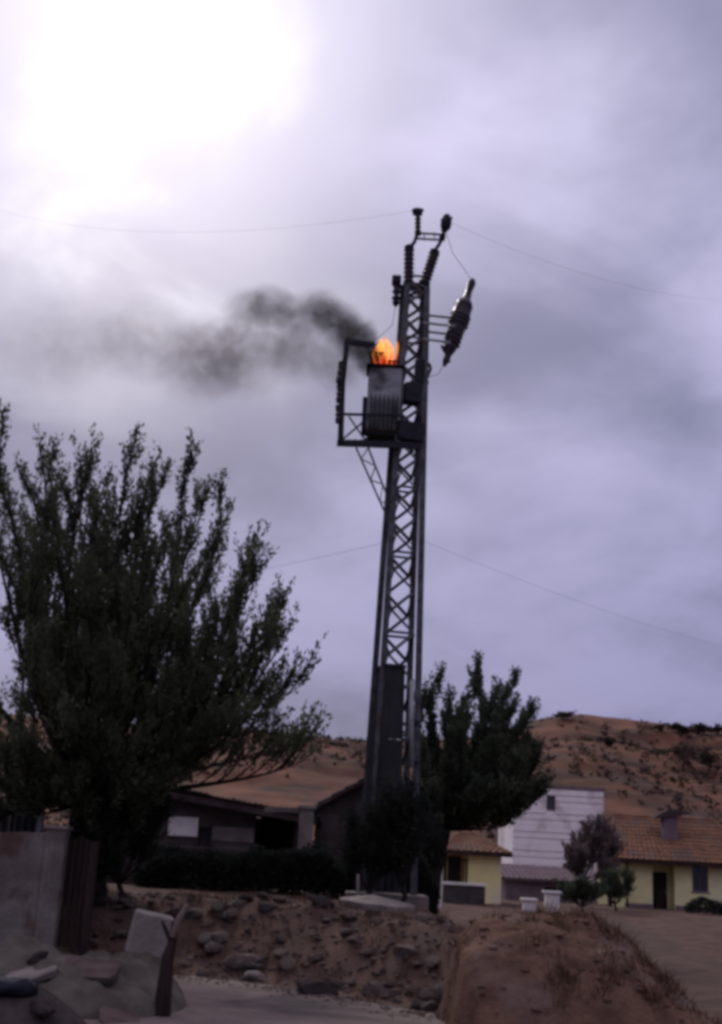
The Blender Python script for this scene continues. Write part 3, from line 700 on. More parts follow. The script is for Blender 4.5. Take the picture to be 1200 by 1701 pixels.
# ------------------------------------------------------------------ trees
def leaves_np(centres, dirs, size, width, r):
    n = len(centres); d = dirs / np.linalg.norm(dirs, axis=1, keepdims=True)
    q = r.normal(0, 1, (n, 3)); s = np.cross(d, q); s /= np.linalg.norm(s, axis=1, keepdims=True) + 1e-9
    L = size * r.uniform(0.6, 1.3, (n, 1)); Wd = width * r.uniform(0.7, 1.2, (n, 1))
    nrm = np.cross(d, s)
    v = np.stack([centres, centres + d * L * 0.5 + s * Wd + nrm * Wd * 0.3, centres + d * L, centres + d * L * 0.5 - s * Wd + nrm * Wd * 0.3], 1)
    return v.reshape(-1, 3), (np.arange(n)[:, None] * 4 + np.arange(4)[None, :])
def grow_tree(name, base, fork, limbs, label, cat='tree', seed=1, trunk_r=0.2, n_sec=10, n_twig=5, twig_len=0.7, sec_len=0.32,
              leaves=60, leaf=0.08, leafw=0.016, up=0.35, mt='leaf_olive', bark='bark', group=None, spread=0.10, jitter=0.35, limb_k=0.30):
    """limbs: tips as points; each limb runs from the fork to a tip, side branches and leafy shoots along it"""
    r = np.random.default_rng(seed); rr = random.Random(seed)
    root = thing(name, base, label, cat, group); wood = MB(); L, Dd = [], []
    base, fork = Vector(base), Vector(fork); mid = base.lerp(fork, 0.5) + V(0.06, 0.03, 0)
    wood.tube([base - V(0, 0, 0.15), base.lerp(mid, 0.25), mid, fork, fork + (fork - mid) * 0.2], [trunk_r * 1.5, trunk_r * 1.1, trunk_r * 0.95, trunk_r * 0.85, trunk_r * 0.4], 9)
    def shoot(p, d, ln, rad, nl):
        pts = [p]; dd = d.normalized()
        for k in range(4):
            dd = (dd + V(0, 0, up * 0.35) + V(rr.gauss(0, .10), rr.gauss(0, .10), rr.gauss(0, .06))).normalized(); pts.append(pts[-1] + dd * ln / 4)
        wood.tube(pts, [rad, rad * .8, rad * .6, rad * .4, rad * .2], 3)
        if nl <= 0: return
        t_ = r.uniform(0.05, 1.05, nl) * 4; A = np.array([q[:] for q in pts]); i = np.clip(t_.astype(int), 0, 3)
        c = A[i] + (A[i + 1] - A[i]) * (t_ - i)[:, None]
        ax = A[i + 1] - A[i]; ax = ax / (np.linalg.norm(ax, axis=1, keepdims=True) + 1e-9)
        L.append(c + r.normal(0, spread * 0.35, (nl, 3))); Dd.append(ax * 1.0 + r.normal(0, 0.42, (nl, 3)))
    for tip in limbs:
        tip = Vector(tip); d = tip - fork; ln = d.length; n = 8; pts, rad = [], []
        horiz = V(d.x, d.y, 0) * 0.10; w1 = V(rr.gauss(0, .05), rr.gauss(0, .05), rr.gauss(0, .03)) * ln; w2 = V(rr.gauss(0, .03), rr.gauss(0, .03), 0) * ln
        for k in range(n + 1):
            u = k / n; pts.append(fork + d * u + (horiz + w1) * math.sin(u * math.pi) + w2 * math.sin(u * 2 * math.pi)); rad.append(trunk_r * limb_k * (1 - u) ** 1.3 + 0.007)
        wood.tube(pts, rad, 6)
        for j in range(n_sec):
            u = 0.22 + 0.78 * (j + rr.random()) / n_sec; i = min(int(u * n), n - 1); p = pts[i].lerp(pts[i + 1], u * n - i)
            ax = (pts[i + 1] - pts[i]).normalized(); rnd = V(rr.gauss(0, 1), rr.gauss(0, 1), rr.gauss(0, .6)).normalized()
            sd = (ax + rnd * rr.uniform(0.45, 1.0) * jitter * 2 + V(0, 0, up)).normalized(); sl = ln * sec_len * rr.uniform(0.6, 1.15) * (1.15 - 0.55 * u)
            sp_ = [p]
            for k in range(4):
                sd = (sd + V(0, 0, up * 0.25) + V(rr.gauss(0, .08), rr.gauss(0, .08), 0)).normalized(); sp_.append(sp_[-1] + sd * sl / 4)
            wood.tube(sp_, [0.020, 0.016, 0.013, 0.010, 0.007], 4)
            for k in range(n_twig):
                v_ = rr.uniform(0.15, 1.0); ii = min(int(v_ * 4), 3); q = sp_[ii].lerp(sp_[ii + 1], v_ * 4 - ii)
                rnd = V(rr.gauss(0, 1), rr.gauss(0, 1), rr.gauss(0, .6)).normalized()
                shoot(q, (sp_[ii + 1] - sp_[ii]).normalized() + rnd * jitter * 1.3, twig_len * rr.uniform(0.6, 1.2), 0.007, leaves)
        shoot(pts[-1], pts[-1] - pts[-2], twig_len * 1.1, 0.010, int(leaves * 1.4))
    wood.build('trunk', bark, root, smooth=True)
    if L:
        v, f = leaves_np(np.concatenate(L), np.concatenate(Dd), leaf, leafw, r)
        o = np_mesh('crown', v, f, mt, root)
    return root

# big tree on the left: limbs fan out from a low fork
LY = 21.0
lb = P(150, 1420, LY); lbase = V(lb.x, LY, tz(lb.x, LY)); lfork = P(140, 1330, LY)
tips = []
for px, py, dy in [(-230, 900, 0.6), (-160, 770, -1.0), (-120, 1050, -1.2), (-40, 730, 0.5), (0, 720, -1.5), (20, 790, 1.8), (75, 725, 0.4), (110, 760, -1.8), (150, 715, 0.9), (165, 820, 2.4),
                   (205, 735, -0.6), (250, 790, 1.5), (262, 755, 0), (305, 745, -0.4), (330, 800, 1.2), (368, 800, -0.8), (330, 880, -2.2), (405, 890, 0.4), (435, 905, -0.6), (390, 960, 1.6),
                   (480, 975, 0.2), (440, 1020, -1.4), (490, 1015, 0.8), (520, 1085, -0.3), (460, 1090, 1.4), (525, 1205, -0.6), (490, 1185, 0.6), (430, 1150, -1.2), (380, 1130, 1.8),
                   (60, 900, -2.6), (150, 930, -3.0), (240, 900, -2.8), (100, 850, 3.0), (220, 1000, 3.0), (20, 1000, 2.5), (310, 1010, -2.6), (60, 1060, -2.8), (180, 1080, -3.0), (270, 1110, -2.8), (350, 1180, -1.5), (300, 1230, -1.0), (-40, 1220, -1.5), (40, 1220, -2.0), (120, 1180, -2.6), (210, 1200, -2.4), (60, 1290, -1.6), (120, 1270, -2.0), (190, 1270, -1.8), (250, 1270, -1.2), (0, 1300, -1.2), (150, 1310, -1.4), (220, 1310, -1.0), (90, 1240, 1.5), (200, 1240, 1.5), (300, 1180, 1.2), (150, 1020, 0.2), (240, 1050, 0.4), (60, 1130, 0.5), (320, 1090, 0.2), (110, 960, 0), (200, 880, 0.2), (50, 760, -.8), (90, 800, 1.0), (130, 770, -.2), (180, 770, .6), (220, 800, -1), (150, 860, -1.4), (60, 860, .6), (280, 850, .5), (250, 930, -1), (330, 930, .6), (350, 1000, -.6), (400, 1060, .4), (-20, 820, .2), (30, 930, -.8), (290, 970, .2), (190, 950, -.9)]:
    p = P(px - max(0, px - 400) * .3, py + 66, LY + dy); tips.append(p)
grow_tree('broad_tree', lbase, lfork, tips, 'big dark olive tree with fanning upright branches at the left edge', seed=5, trunk_r=0.30,
          n_sec=10, n_twig=6, twig_len=0.62, sec_len=0.23, leaves=27, leaf=0.095, leafw=0.020, up=0.44, jitter=0.22, spread=0.08, limb_k=0.24)

# upright tree behind the mast
MY = 31.0
mb_ = P(703, 1470, MY); mbase = V(mb_.x, MY, tz(mb_.x, MY)); mfork = P(742, 1378, MY)
tips = [P(px - max(0, px - 820) * .28, py + 58 - max(0, py - 1200) * .16, MY + dy) for px, py, dy in [(700, 1130, 0.3), (728, 1095, 0), (745, 1130, -.6), (795, 1065, 0), (790, 1100, .6), (820, 1120, -.5), (860, 1095, .1), (852, 1140, -.7), (885, 1160, 0.6), (905, 1140, 0), (915, 1215, .2), (922, 1280, -.3), (700, 1210, -1), (760, 1190, -1.4), (830, 1200, -1.5), (880, 1240, -1.2), (690, 1290, -.6), (720, 1300, -1.3), (790, 1290, -1.6), (840, 1290, -1.4), (880, 1300, -.6), (872, 1318, .3), (850, 1335, -.4), (680, 1360, -.5), (715, 1370, -1.2), (800, 1330, -1.0), (820, 1240, -.6), (770, 1240, 0), (740, 1250, -.8), (850, 1200, .3), (890, 1200, .2), (905, 1250, .5), (860, 1260, -.3), (900, 1290, .4), (830, 1270, .6), (800, 1220, .5), (760, 1160, .2), (715, 1170, .2), (870, 1230, -1), (840, 1150, .4), (780, 1150, -.4), (660, 1290, 1.0), (650, 1380, 1.0)]]
grow_tree('upright_tree', mbase, mfork, tips, 'dense dark green tree with spiky top just right of the mast', seed=9, trunk_r=0.14,
          n_sec=11, n_twig=5, twig_len=0.50, sec_len=0.20, leaves=38, leaf=0.10, leafw=0.024, up=0.55, mt='leaf_green', jitter=0.20)

# pale bare tree before the white building
BY = 62.0
bb = P(968, 1490, BY); bbase = V(bb.x, BY, tz(bb.x, BY)); bfork = P(968, 1465, BY)
tips = [P(px, py, BY + dy) for px, py, dy in [(950, 1425, 0), (962, 1405, .5), (980, 1385, 0), (1000, 1378, -.5), (1014, 1395, .4), (1022, 1425, 0), (994, 1410, -1), (970, 1430, -1.2), (955, 1445, .8), (1008, 1450, -1)]]
grow_tree('bare_tree', bbase, bfork, tips, 'pale grey leafless tree before the white building', seed=14, trunk_r=0.14, n_sec=9, n_twig=5, twig_len=0.7, sec_len=0.35,
          leaves=34, leaf=0.13, leafw=0.04, up=0.25, mt='grey_leaf', bark='grey_bark', jitter=0.4)
def shrub(name, px, py, Y, w, h, label, seed, mt='leaf_green', n=7, leaves=26, leaf=0.09, cat='shrub'):
    b = P(px, py, Y); base = V(b.x, Y, tz(b.x, Y)); r = random.Random(seed)
    tips = [base + V(r.uniform(-.5, .5) * w, r.uniform(-.4, .4) * w, h * r.uniform(.55, .9)) for _ in range(n)]
    return grow_tree(name, base, base + V(0, 0, h * 0.15), tips, label, cat, seed, 0.05, 7, 4, h * 0.22, 0.35, leaves, leaf, leaf * 0.3, 0.25, mt, jitter=0.4)
shrub('shrub', 966, 1512, 54, 2.0, 1.2, 'dark round shrub between the white gate pillars and the bare tree', 21, n=12)
shrub('shrub', 690, 1490, 29, 0.8, 1.7, 'dark bush between the mast foot and the slim white post', 22, n=14, leaf=0.08, mt='leaf_hedge')
shrub('shrub', 612, 1490, 22.9, 0.8, 1.5, 'dark bush growing against the left side of the mast foot', 24, n=14, leaf=0.06, mt='leaf_hedge')
shrub('shrub', 668, 1490, 22.7, 0.8, 1.9, 'taller dark bush growing against the front of the mast foot', 25, n=16, leaf=0.06, mt='leaf_hedge')
shrub('shrub', 130, 1440, 20.2, 1.2, 1.4, 'dark bush under the big tree behind the timber gate', 26, n=16, leaf=0.07, mt='leaf_hedge')
shrub('shrub', 200, 1440, 21.0, 1.4, 1.6, 'dark bush under the big tree before the block wall', 27, n=16, leaf=0.07, mt='leaf_hedge')
shrub('shrub', 1022, 1500, 56, 1.2, 1.6, 'dark bush at the left corner of the long yellow house', 23, n=10)

# trees on the far hill top: dark clumps, each its own
def far_tree(px, py, w, h, label, seed, Y=None):
    r = np.random.default_rng(seed)
    best = None
    for yy in np.arange(110, 232, 1.0):          # where the ray at the foot meets the slope
        p = P(px, py, yy)
        if hill_z(p.x, yy) >= p.z: best = p; break
    if best is None: best = P(px, py, 226); 
    b = V(best.x, best.y, float(hill_z(best.x, best.y)))
    k = best.y / FPX; W_, H_ = w * k, h * k
    t = thing('hill_tree', b, label, 'tree', 'trees on the far hill')
    MB().tube([b - V(0, 0, .3), b + V(0.1, 0, H_ * 0.35), b + V(0, 0, H_ * 0.7)], [W_ * .05, W_ * .04, W_ * .015], 5).build('trunk', 'bark', t)
    n = 900; cl = r.normal(0, 1, (14, 3)) * [W_ * .28, W_ * .28, H_ * .18] + [0, 0, H_ * .6]
    c = cl[r.integers(0, 14, n)] + r.normal(0, 1, (n, 3)) * [W_ * .12, W_ * .12, H_ * .10] + np.array(b[:])
    v, f = leaves_np(c, r.normal(0, 1, (n, 3)), W_ * 0.12, W_ * 0.04, r); np_mesh('crown', v, f, 'leaf_far', t)
far_tree(1098, 1216, 18, 12, 'small dark tree on the hill crest, leftmost of four', 31)
far_tree(1128, 1220, 30, 16, 'wide dark tree on the hill crest, second of four', 32)
far_tree(1160, 1221, 30, 16, 'wide dark tree on the hill crest, third of four', 33)
far_tree(1192, 1222, 22, 13, 'dark tree on the hill crest at the right edge', 34)
far_tree(1135, 1280, 26, 34, 'tall dark tree on the hillside above the long yellow house', 35)
far_tree(1178, 1284, 30, 36, 'tall dark tree on the hillside at the right edge', 36)
far_tree(1010, 1240, 20, 14, 'lone dark tree below the hill crest right of the bare tree', 37)
far_tree(935, 1194, 26, 10, 'low dark tree on the rounded hill crest by the mid tree', 38)
far_tree(300, 1212, 30, 12, 'low dark tree on the left ridge behind the big tree', 39)
far_tree(385, 1222, 34, 12, 'low dark tree on the left ridge under the drooping branches', 40)
# scrub on the hill
def scrub():
    r = np.random.default_rng(77); n = 14000
    x = r.uniform(-150, 190, n); y = r.uniform(100, 232, n); keep = fbm(x, y, 0.06, 6, 5) + r.normal(0, .25, n) + 0.15 * (x > 30) > 0.12; x, y = x[keep], y[keep]
    z = hill_z(x, y); c, s = [], []
    for a, b, d in zip(x, y, z):
        k = r.uniform(0.15, 0.8) ** 1.5 + .12; q = r.normal(0, 1, (16, 3)) * [k * .6, k * .6, k * .35] + [a, b, d + k * .35]; c.append(q)
    c = np.concatenate(c); v, f = leaves_np(c, r.normal(0, 1, c.shape), 0.34, 0.15, r)
    tag(np_mesh('scrub', v, f, 'leaf_far'), 'low dark scrub dotting the brown hillside', 'scrub', kind='stuff')
scrub()

# ------------------------------------------------------------------ buildings
def wall_open(mb, x0, x1, z0, z1, y, th, holes):
    xs_ = sorted({x0, x1, *[h[0] for h in holes], *[h[1] for h in holes]}); zs_ = sorted({z0, z1, *[h[2] for h in holes], *[h[3] for h in holes]})
    for i in range(len(xs_) - 1):
        for j in range(len(zs_) - 1):
            cx, cz = (xs_[i] + xs_[i + 1]) / 2, (zs_[j] + zs_[j + 1]) / 2
            if any(h[0] < cx < h[1] and h[2] < cz < h[3] for h in holes): continue
            mb.box2((xs_[i], y, zs_[j]), (xs_[i + 1], y + th, zs_[j + 1]))
    return mb
def tiled_slope(a, b, c, d, name, mt, parent, pitch=0.28, th=0.08, amp=0.05):
    """roof plane a-b at the eave, d-c at the top; rows of barrel tiles as real ridges"""
    a, b, c, d = map(Vector, (a, b, c, d)); L = max((b - a).length, (c - d).length); n = max(2, int(L / pitch)) * 4
    nrm = (b - a).cross(d - a).normalized()
    if nrm.z < 0: nrm = -nrm
    rows_ = max(3, int((d - a).length / 0.42)); mb = MB(); vs_, fs = [], []
    for j in range(rows_ * 2):
        t_ = (j // 2 + (j % 2) * 0.98) / rows_; lift = 0.035 * (1 - (j % 2))
        for i in range(n + 1):
            s = i / n; p = a.lerp(b, s).lerp(d.lerp(c, s), min(1, t_))
            vs_.append(p + nrm * (amp * abs(math.sin(math.pi * i / 4)) + lift + 0.004 * math.sin(i * 7.3 + j)))
    for j in range(rows_ * 2 - 1):
        for i in range(n): k = j * (n + 1) + i; fs.append((k, k + 1, k + n + 2, k + n + 1))
    mb.add(vs_, fs)
    low = [p - nrm * th for p in (a, b, c, d)]; mb.add([a, b, c, d] + low, [(7, 6, 5, 4), (0, 4, 5, 1), (1, 5, 6, 2), (2, 6, 7, 3), (3, 7, 4, 0)])
    return mb.build(name, mt, parent)
def window(parent, x0, x1, z0, z1, y, fm='white_frame', bars=1, fw=0.07, nested=None):
    f = MB()
    f.box2((x0 + 0.004, y, z0 + 0.004), (x0 + fw, y + 0.08, z1 - 0.004)); f.box2((x1 - fw, y, z0 + 0.004), (x1 - 0.004, y + 0.08, z1 - 0.004))
    f.box2((x0 + fw, y + 0.002, z0 + 0.004), (x1 - fw, y + 0.078, z0 + fw)); f.box2((x0 + fw, y + 0.002, z1 - fw), (x1 - fw, y + 0.078, z1 - 0.004))
    for k in range(bars):
        xm = x0 + (x1 - x0) * (k + 1) / (bars + 1); f.box2((xm - 0.025, y + 0.004, z0 + fw), (xm + 0.025, y + 0.07, z1 - fw))
    w = f.build('window', fm, parent)
    MB().box2((x0 + 0.01, y + 0.05, z0 + 0.01), (x1 - 0.01, y + 0.06, z1 - 0.01)).build('pane', 'glass_dark', w)
    MB().box2((x0 - 0.08, y - 0.12, z0 - 0.07), (x1 + 0.08, y + 0.02, z0 - 0.003)).build('sill', fm, w)
    return w
def xz(px, py, Y): p = P(px, py, Y); return p.x, p.z

# --- small yellow house beside the mid tree
Y = 58.0
x0, _ = xz(737, 1460, Y); xm, _ = xz(778, 1460, Y); x1, zb = xz(832, 1500, Y); _, ze = xz(800, 1416, Y); g0 = tz((x0 + x1) / 2, Y) - 0.1; zb = g0
_, zs_ = xz(770, 1466, Y)
hs = thing('yellow_house', V((x0 + x1) / 2, Y, g0), 'small yellow house with brown hipped roof right of the upright tree', 'house')
D_ = 5.0
wb = MB(); wb.box2((xm, Y, zb), (x1, Y + 0.22, ze)); wb.box2((x1 - .22, Y + .22, zb), (x1, Y + D_, ze)); wb.box2((x0, Y + D_ - .22, zb), (x1 - .22, Y + D_, ze)); wb.box2((x0, Y + 1.5, zb), (xm, Y + 1.72, ze)); wb.box2((x0, Y + 1.72, zb), (x0 + .22, Y + D_ - .22, ze)); wb.box2((xm, Y + 0.22, zb), (xm + .22, Y + 1.5, ze))
wb.build('wall', 'yellow_plaster', hs)
MB().box2((x0, Y + .02, zb), (x0 + .14, Y + .16, ze)).build('porch_post', 'wood_dark', hs)
for k in range(6):
    xx = x0 + 0.22 + k * (xm - x0 - 0.3) / 5; MB().box2((xx - .02, Y + .05, zs_), (xx + .02, Y + .09, zs_ + .95)).build('baluster', 'wood_dark', hs)
MB().box2((x0 + .14, Y + .03, zs_ + .95), (xm, Y + .11, zs_ + 1.02)).build('handrail', 'wood_dark', hs)
MB().box2((x0 + .3, Y + 1.44, zb + .1), (xm - .2, Y + 1.5, zb + 2.1)).build('door', 'wood_dark', hs)
oh = 0.45; rz = xz(800, 1384, Y)[1]; A = V(x0 - oh, Y - oh, ze); B = V(x1 + oh, Y - oh, ze); C_ = V(x1 + oh, Y + D_ + oh, ze); Dd_ = V(x0 - oh, Y + D_ + oh, ze)
r0 = V(x0 + 1.0, Y + D_ / 2, rz); r1 = V(x1 - 1.0, Y + D_ / 2, rz)
rf = tiled_slope(A, B, r1, r0, 'roof', 'roof_tile', hs)
tiled_slope(B, C_, r1, r1 + V(0.001, 0, 0), 'roof_slope', 'roof_tile', rf); tiled_slope(Dd_, A, r0, r0 + V(0, .001, 0), 'roof_slope', 'roof_tile', rf); tiled_slope(C_, Dd_, r0, r1, 'roof_slope', 'roof_tile', rf)
MB().tube([r0, r1], 0.12, 8).build('ridge_cap', 'roof_tile', rf)
MB().box2((x0 - oh, Y - oh - .02, ze - .16), (x1 + oh, Y - oh + .10, ze - .03)).build('gutter', 'wood_dark', rf)
# its low front wall with a pale coping
Yf = 55.5; fx0 = xz(738, 1490, Yf)[0]; fx1 = xz(806, 1490, Yf)[0]; ftop = xz(770, 1471, Yf)[1]; fb = tz(fx0, Yf) - .1
fw_ = thing('garden_wall', V((fx0 + fx1) / 2, Yf, fb), 'low dark garden wall with pale coping before the small yellow house', 'wall')
MB().box2((fx0, Yf, fb), (fx1, Yf + .2, ftop)).build('masonry', 'dark_plaster', fw_)
MB().box2((fx0 - .06, Yf - .06, ftop), (fx1 + .06, Yf + .26, ftop + .12)).build('coping', 'white_plaster', fw_, bevel=0.02)
# white post
Yp = 52.0; a = xz(729, 1405, Yp); b = xz(727, 1500, Yp); zb2 = tz(b[0], Yp) - .1
wp = thing('white_post', V(b[0], Yp, zb2), 'slim white masonry post left of the small yellow house', 'post')
MB().box2((b[0] - .16, Yp - .16, zb2), (b[0] + .16, Yp + .16, a[1] - .1)).build('shaft', 'white_plaster', wp, bevel=.02)
MB().box2((b[0] - .22, Yp - .22, a[1] - .1), (b[0] + .22, Yp + .22, a[1])).build('cap', 'white_plaster', wp, bevel=.02)

# --- long yellow house on the right
Y = 66.0
x0 = xz(1038, 1460, Y)[0]; x1 = xz(1262, 1460, Y)[0]; ze = xz(1120, 1428, Y)[1]; g0 = tz(x0, Y) - .15; zb = g0
hs = thing('long_house', V((x0 + x1) / 2, Y, g0), 'long yellow green house with wide tiled roof and chimney at the right edge', 'house')
wx0, wx1 = xz(1150, 1460, Y)[0], xz(1177, 1460, Y)[0]; wz0, wz1 = xz(1162, 1482, Y)[1], xz(1162, 1436, Y)[1]
dx0, dx1 = xz(1084, 1460, Y)[0], xz(1121, 1460, Y)[0]; dz1 = xz(1100, 1434, Y)[1]
w2x0, w2x1 = xz(1222, 1460, Y)[0], xz(1245, 1460, Y)[0]
wall_open(MB(), x0, x1, zb, ze, Y, .25, [(wx0, wx1, wz0, wz1), (dx0, dx1, zb, dz1), (w2x0, w2x1, wz0, wz1)]).build('wall', 'lime_plaster', hs)
D_ = 7.0
wb = MB(); wb.box2((x0, Y + .25, zb), (x0 + .25, Y + D_, ze)); wb.box2((x1 - .25, Y + .25, zb), (x1, Y + D_, ze)); wb.box2((x0 + .25, Y + D_ - .25, zb), (x1 - .25, Y + D_, ze)); wb.build('side_wall', 'lime_plaster', hs)
window(hs, wx0, wx1, wz0, wz1, Y + .10, 'mauve_plaster'); window(hs, w2x0, w2x1, wz0, wz1, Y + .10, 'mauve_plaster')
mb = MB(); mb.box2((dx0, Y + .9, zb), (dx1, Y + 1.0, dz1)); mb.box2((dx0 - .1, Y + .25, zb), (dx0, Y + 1, dz1)); mb.box2((dx1, Y + .25, zb), (dx1 + .1, Y + 1, dz1)); mb.build('porch_recess', 'lime_plaster', hs)
dr = MB().box2((dx0 + .1, Y + .82, zb), (dx0 + .95, Y + .88, zb + 2.0)).build('door', 'wood_dark', hs)
MB().box2((dx0 + .85, Y + .76, zb + .95), (dx0 + .89, Y + .82, zb + 1.1)).build('handle', 'pale_steel', dr)
oh = .6; rz = xz(1120, 1360, Y + 3.5)[1]
lx0 = xz(1004, 1430, Y)[0]
A = V(lx0, Y - oh, ze - .1); B = V(x1 + oh, Y - oh, ze - .1); C_ = V(x1 + oh, Y + D_ + oh, ze - .1); Dd_ = V(lx0, Y + D_ + oh, ze - .1); r0 = V(lx0 + 1.2, Y + D_ / 2, rz); r1 = V(x1 - 1.2, Y + D_ / 2, rz)
rf = tiled_slope(A, B, r1, r0, 'roof', 'roof_tile', hs)
tiled_slope(B, C_, r1, r1 + V(.001, 0, 0), 'roof_slope', 'roof_tile', rf); tiled_slope(Dd_, A, r0, r0 + V(0, .001, 0), 'roof_slope', 'roof_tile', rf); tiled_slope(C_, Dd_, r0, r1, 'roof_slope', 'roof_tile', rf)
MB().tube([r0, r1], .13, 8).build('ridge_cap', 'roof_tile', rf)
MB().box2((lx0, Y - oh - .03, ze - .30), (x1 + oh, Y - oh + .09, ze - .14)).build('gutter', 'wood_dark', rf)
MB().box2((lx0 + .15, Y - .3, zb), (lx0 + .35, Y - .1, ze - .15)).build('porch_post', 'wood_dark', hs)
cx = xz(1112, 1375, Y + 1.6)[0]; cz1 = xz(1112, 1352, Y + 1.6)[1]; cz0 = ze
ch = MB().box2((cx - .38, Y + 1.3, cz0), (cx + .38, Y + 1.95, cz1)).build('chimney', 'mauve_plaster', rf)
mb = MB(); mb.tube([V(x1 - 3.2, Y + 3.4, rz), V(x1 - 3.2, Y + 3.4, rz + 1.5)], .03, 6)
for k_ in range(4): mb.beam(V(x1 - 3.2 - .35 + .05 * k_, Y + 3.4, rz + 1.45 - k_ * .14), V(x1 - 3.2 + .35 - .05 * k_, Y + 3.4, rz + 1.45 - k_ * .14), .02, .02)
mb.build('aerial', 'dark_steel', rf)
MB().tube([V(x0 + .12, Y - .06, ze - .2), V(x0 + .12, Y - .06, zb + .1)], .045, 8).build('downpipe', 'wood_dark', hs)
MB().box2((x0, Y - .03, zb), (dx0 - .02, Y - .003, zb + .4)).build('plinth', 'mauve_plaster', hs); MB().box2((dx1 + .02, Y - .03, zb), (x1, Y - .003, zb + .4)).build('plinth', 'mauve_plaster', hs)
# its flared dark canopy
MB().add([V(cx - 1.0, Y + 1.1, cz1 - .28), V(cx + 1.25, Y + 1.1, cz1 + .05), V(cx + 1.25, Y + 2.1, cz1 + .05), V(cx - 1.0, Y + 2.1, cz1 - .28), V(cx - .1, Y + 1.2, cz1 + .22), V(cx + .3, Y + 1.2, cz1 + .24), V(cx + .3, Y + 2.0, cz1 + .24), V(cx - .1, Y + 2.0, cz1 + .22)],
         [(3, 2, 1, 0), (4, 5, 6, 7), (0, 1, 5, 4), (1, 2, 6, 5), (2, 3, 7, 6), (3, 0, 4, 7)]).build('chimney_hood', 'dark_tile', ch)
# hedge before it
def hedge(name, x0, x1, y0, y1, z1, label, n, mt='leaf_hedge', seed=3, leaf=.09, kindcat='hedge'):
    r = np.random.default_rng(seed); b = V((x0 + x1) / 2, (y0 + y1) / 2, tz((x0 + x1) / 2, (y0 + y1) / 2))
    t = thing(name, b, label, kindcat)
    x = r.uniform(x0, x1, n); y = r.uniform(y0, y1, n); zb_ = terrain(x, y)
    top = (z1 - b.z) * (0.80 + 0.30 * fbm(x, y, 1.7, 7, 4)) * (0.55 + 0.45 * sstep(np.minimum(x - x0, x1 - x), 0, 0.5))
    z = zb_ + top * r.uniform(0, 1, n) ** 0.7
    v, f = leaves_np(np.stack([x, y, z], -1), r.normal(0, .6, (n, 3)) + [0, 0, .5], leaf, leaf * .35, r)
    np_mesh('foliage', v, f, mt, t)
    mb = MB()
    for k in range(max(3, int((x1 - x0) / .35))):
        xx = x0 + (x1 - x0) * (k + .5) / max(3, int((x1 - x0) / .35)); yy = (y0 + y1) / 2; zz = tz(xx, yy)
        mb.tube([V(xx, yy, zz - .1), V(xx + .05, yy, zz + (z1 - zz) * .4), V(xx - .04, yy + .05, zz + (z1 - zz) * .75)], [.03, .022, .01], 4)
    mb.build('stems', 'bark', t); return t
Yh = 60.0; hedge('hedge', xz(1140, 1500, Yh)[0], xz(1270, 1500, Yh)[0], Yh - .4, Yh + .4, xz(1180, 1493, Yh)[1], 'low dark hedge before the long yellow house', 5000, seed=8)

# --- tall white building behind the bare tree
Y = 84.0
x0 = xz(852, 1400, Y)[0]; x1 = xz(1003, 1400, Y)[0]; zt_ = xz(930, 1311, Y)[1]; zb = tz(x0, Y) - .3
hs = thing('white_building', V((x0 + x1) / 2, Y, zb), 'tall pinkish white building with banded wall behind the bare tree', 'building')
wx0, wx1 = xz(908, 1335, Y)[0], xz(923, 1335, Y)[0]; wz0, wz1 = xz(915, 1345, Y)[1], xz(915, 1322, Y)[1]
qx0, qx1 = xz(884, 1395, Y)[0], xz(896, 1395, Y)[0]; qz0, qz1 = xz(890, 1372, Y)[1], xz(890, 1354, Y)[1]
holes = [(wx0, wx1, wz0, wz1)]
wall_open(MB(), x0, x1, zb, zt_, Y, .3, holes).build('wall', 'pink_white', hs)
mb = MB(); mb.box2((x0, Y + .3, zb), (x0 + .3, Y + 8, zt_)); mb.box2((x1 - .3, Y + .3, zb), (x1, Y + 8, zt_)); mb.box2((x0 + .3, Y + 7.7, zb), (x1 - .3, Y + 8, zt_)); mb.build('side_wall', 'pink_white', hs)
nb = 18
for k in range(nb):                              # facing boards, each its own piece
    za = zb + (zt_ - zb) * k / nb; zc = zb + (zt_ - zb) * (k + .86) / nb
    hit = [h for h in holes if h[2] < zc and h[3] > za]
    segs = [(x0 + .02, x1 - .02)]
    for h in hit:
        segs = [q for s_ in segs for q in ((s_[0], min(s_[1], h[0])), (max(s_[0], h[1]), s_[1])) if q[1] - q[0] > .05]
    mb = MB()
    for s_ in segs: mb.box2((s_[0], Y - .05 - .03 * ((k * 7) % 3), za), (s_[1], Y - .003, zc))
    mb.build('facing_board', 'pink_white', hs)
for h in holes: window(hs, *h, Y + .12, 'mauve_plaster', bars=1)
MB().box2((x0 - .1, Y - .12, zt_), (x1 + .1, Y + 8.1, zt_ + .2)).build('roof_slab', 'mauve_plaster', hs)
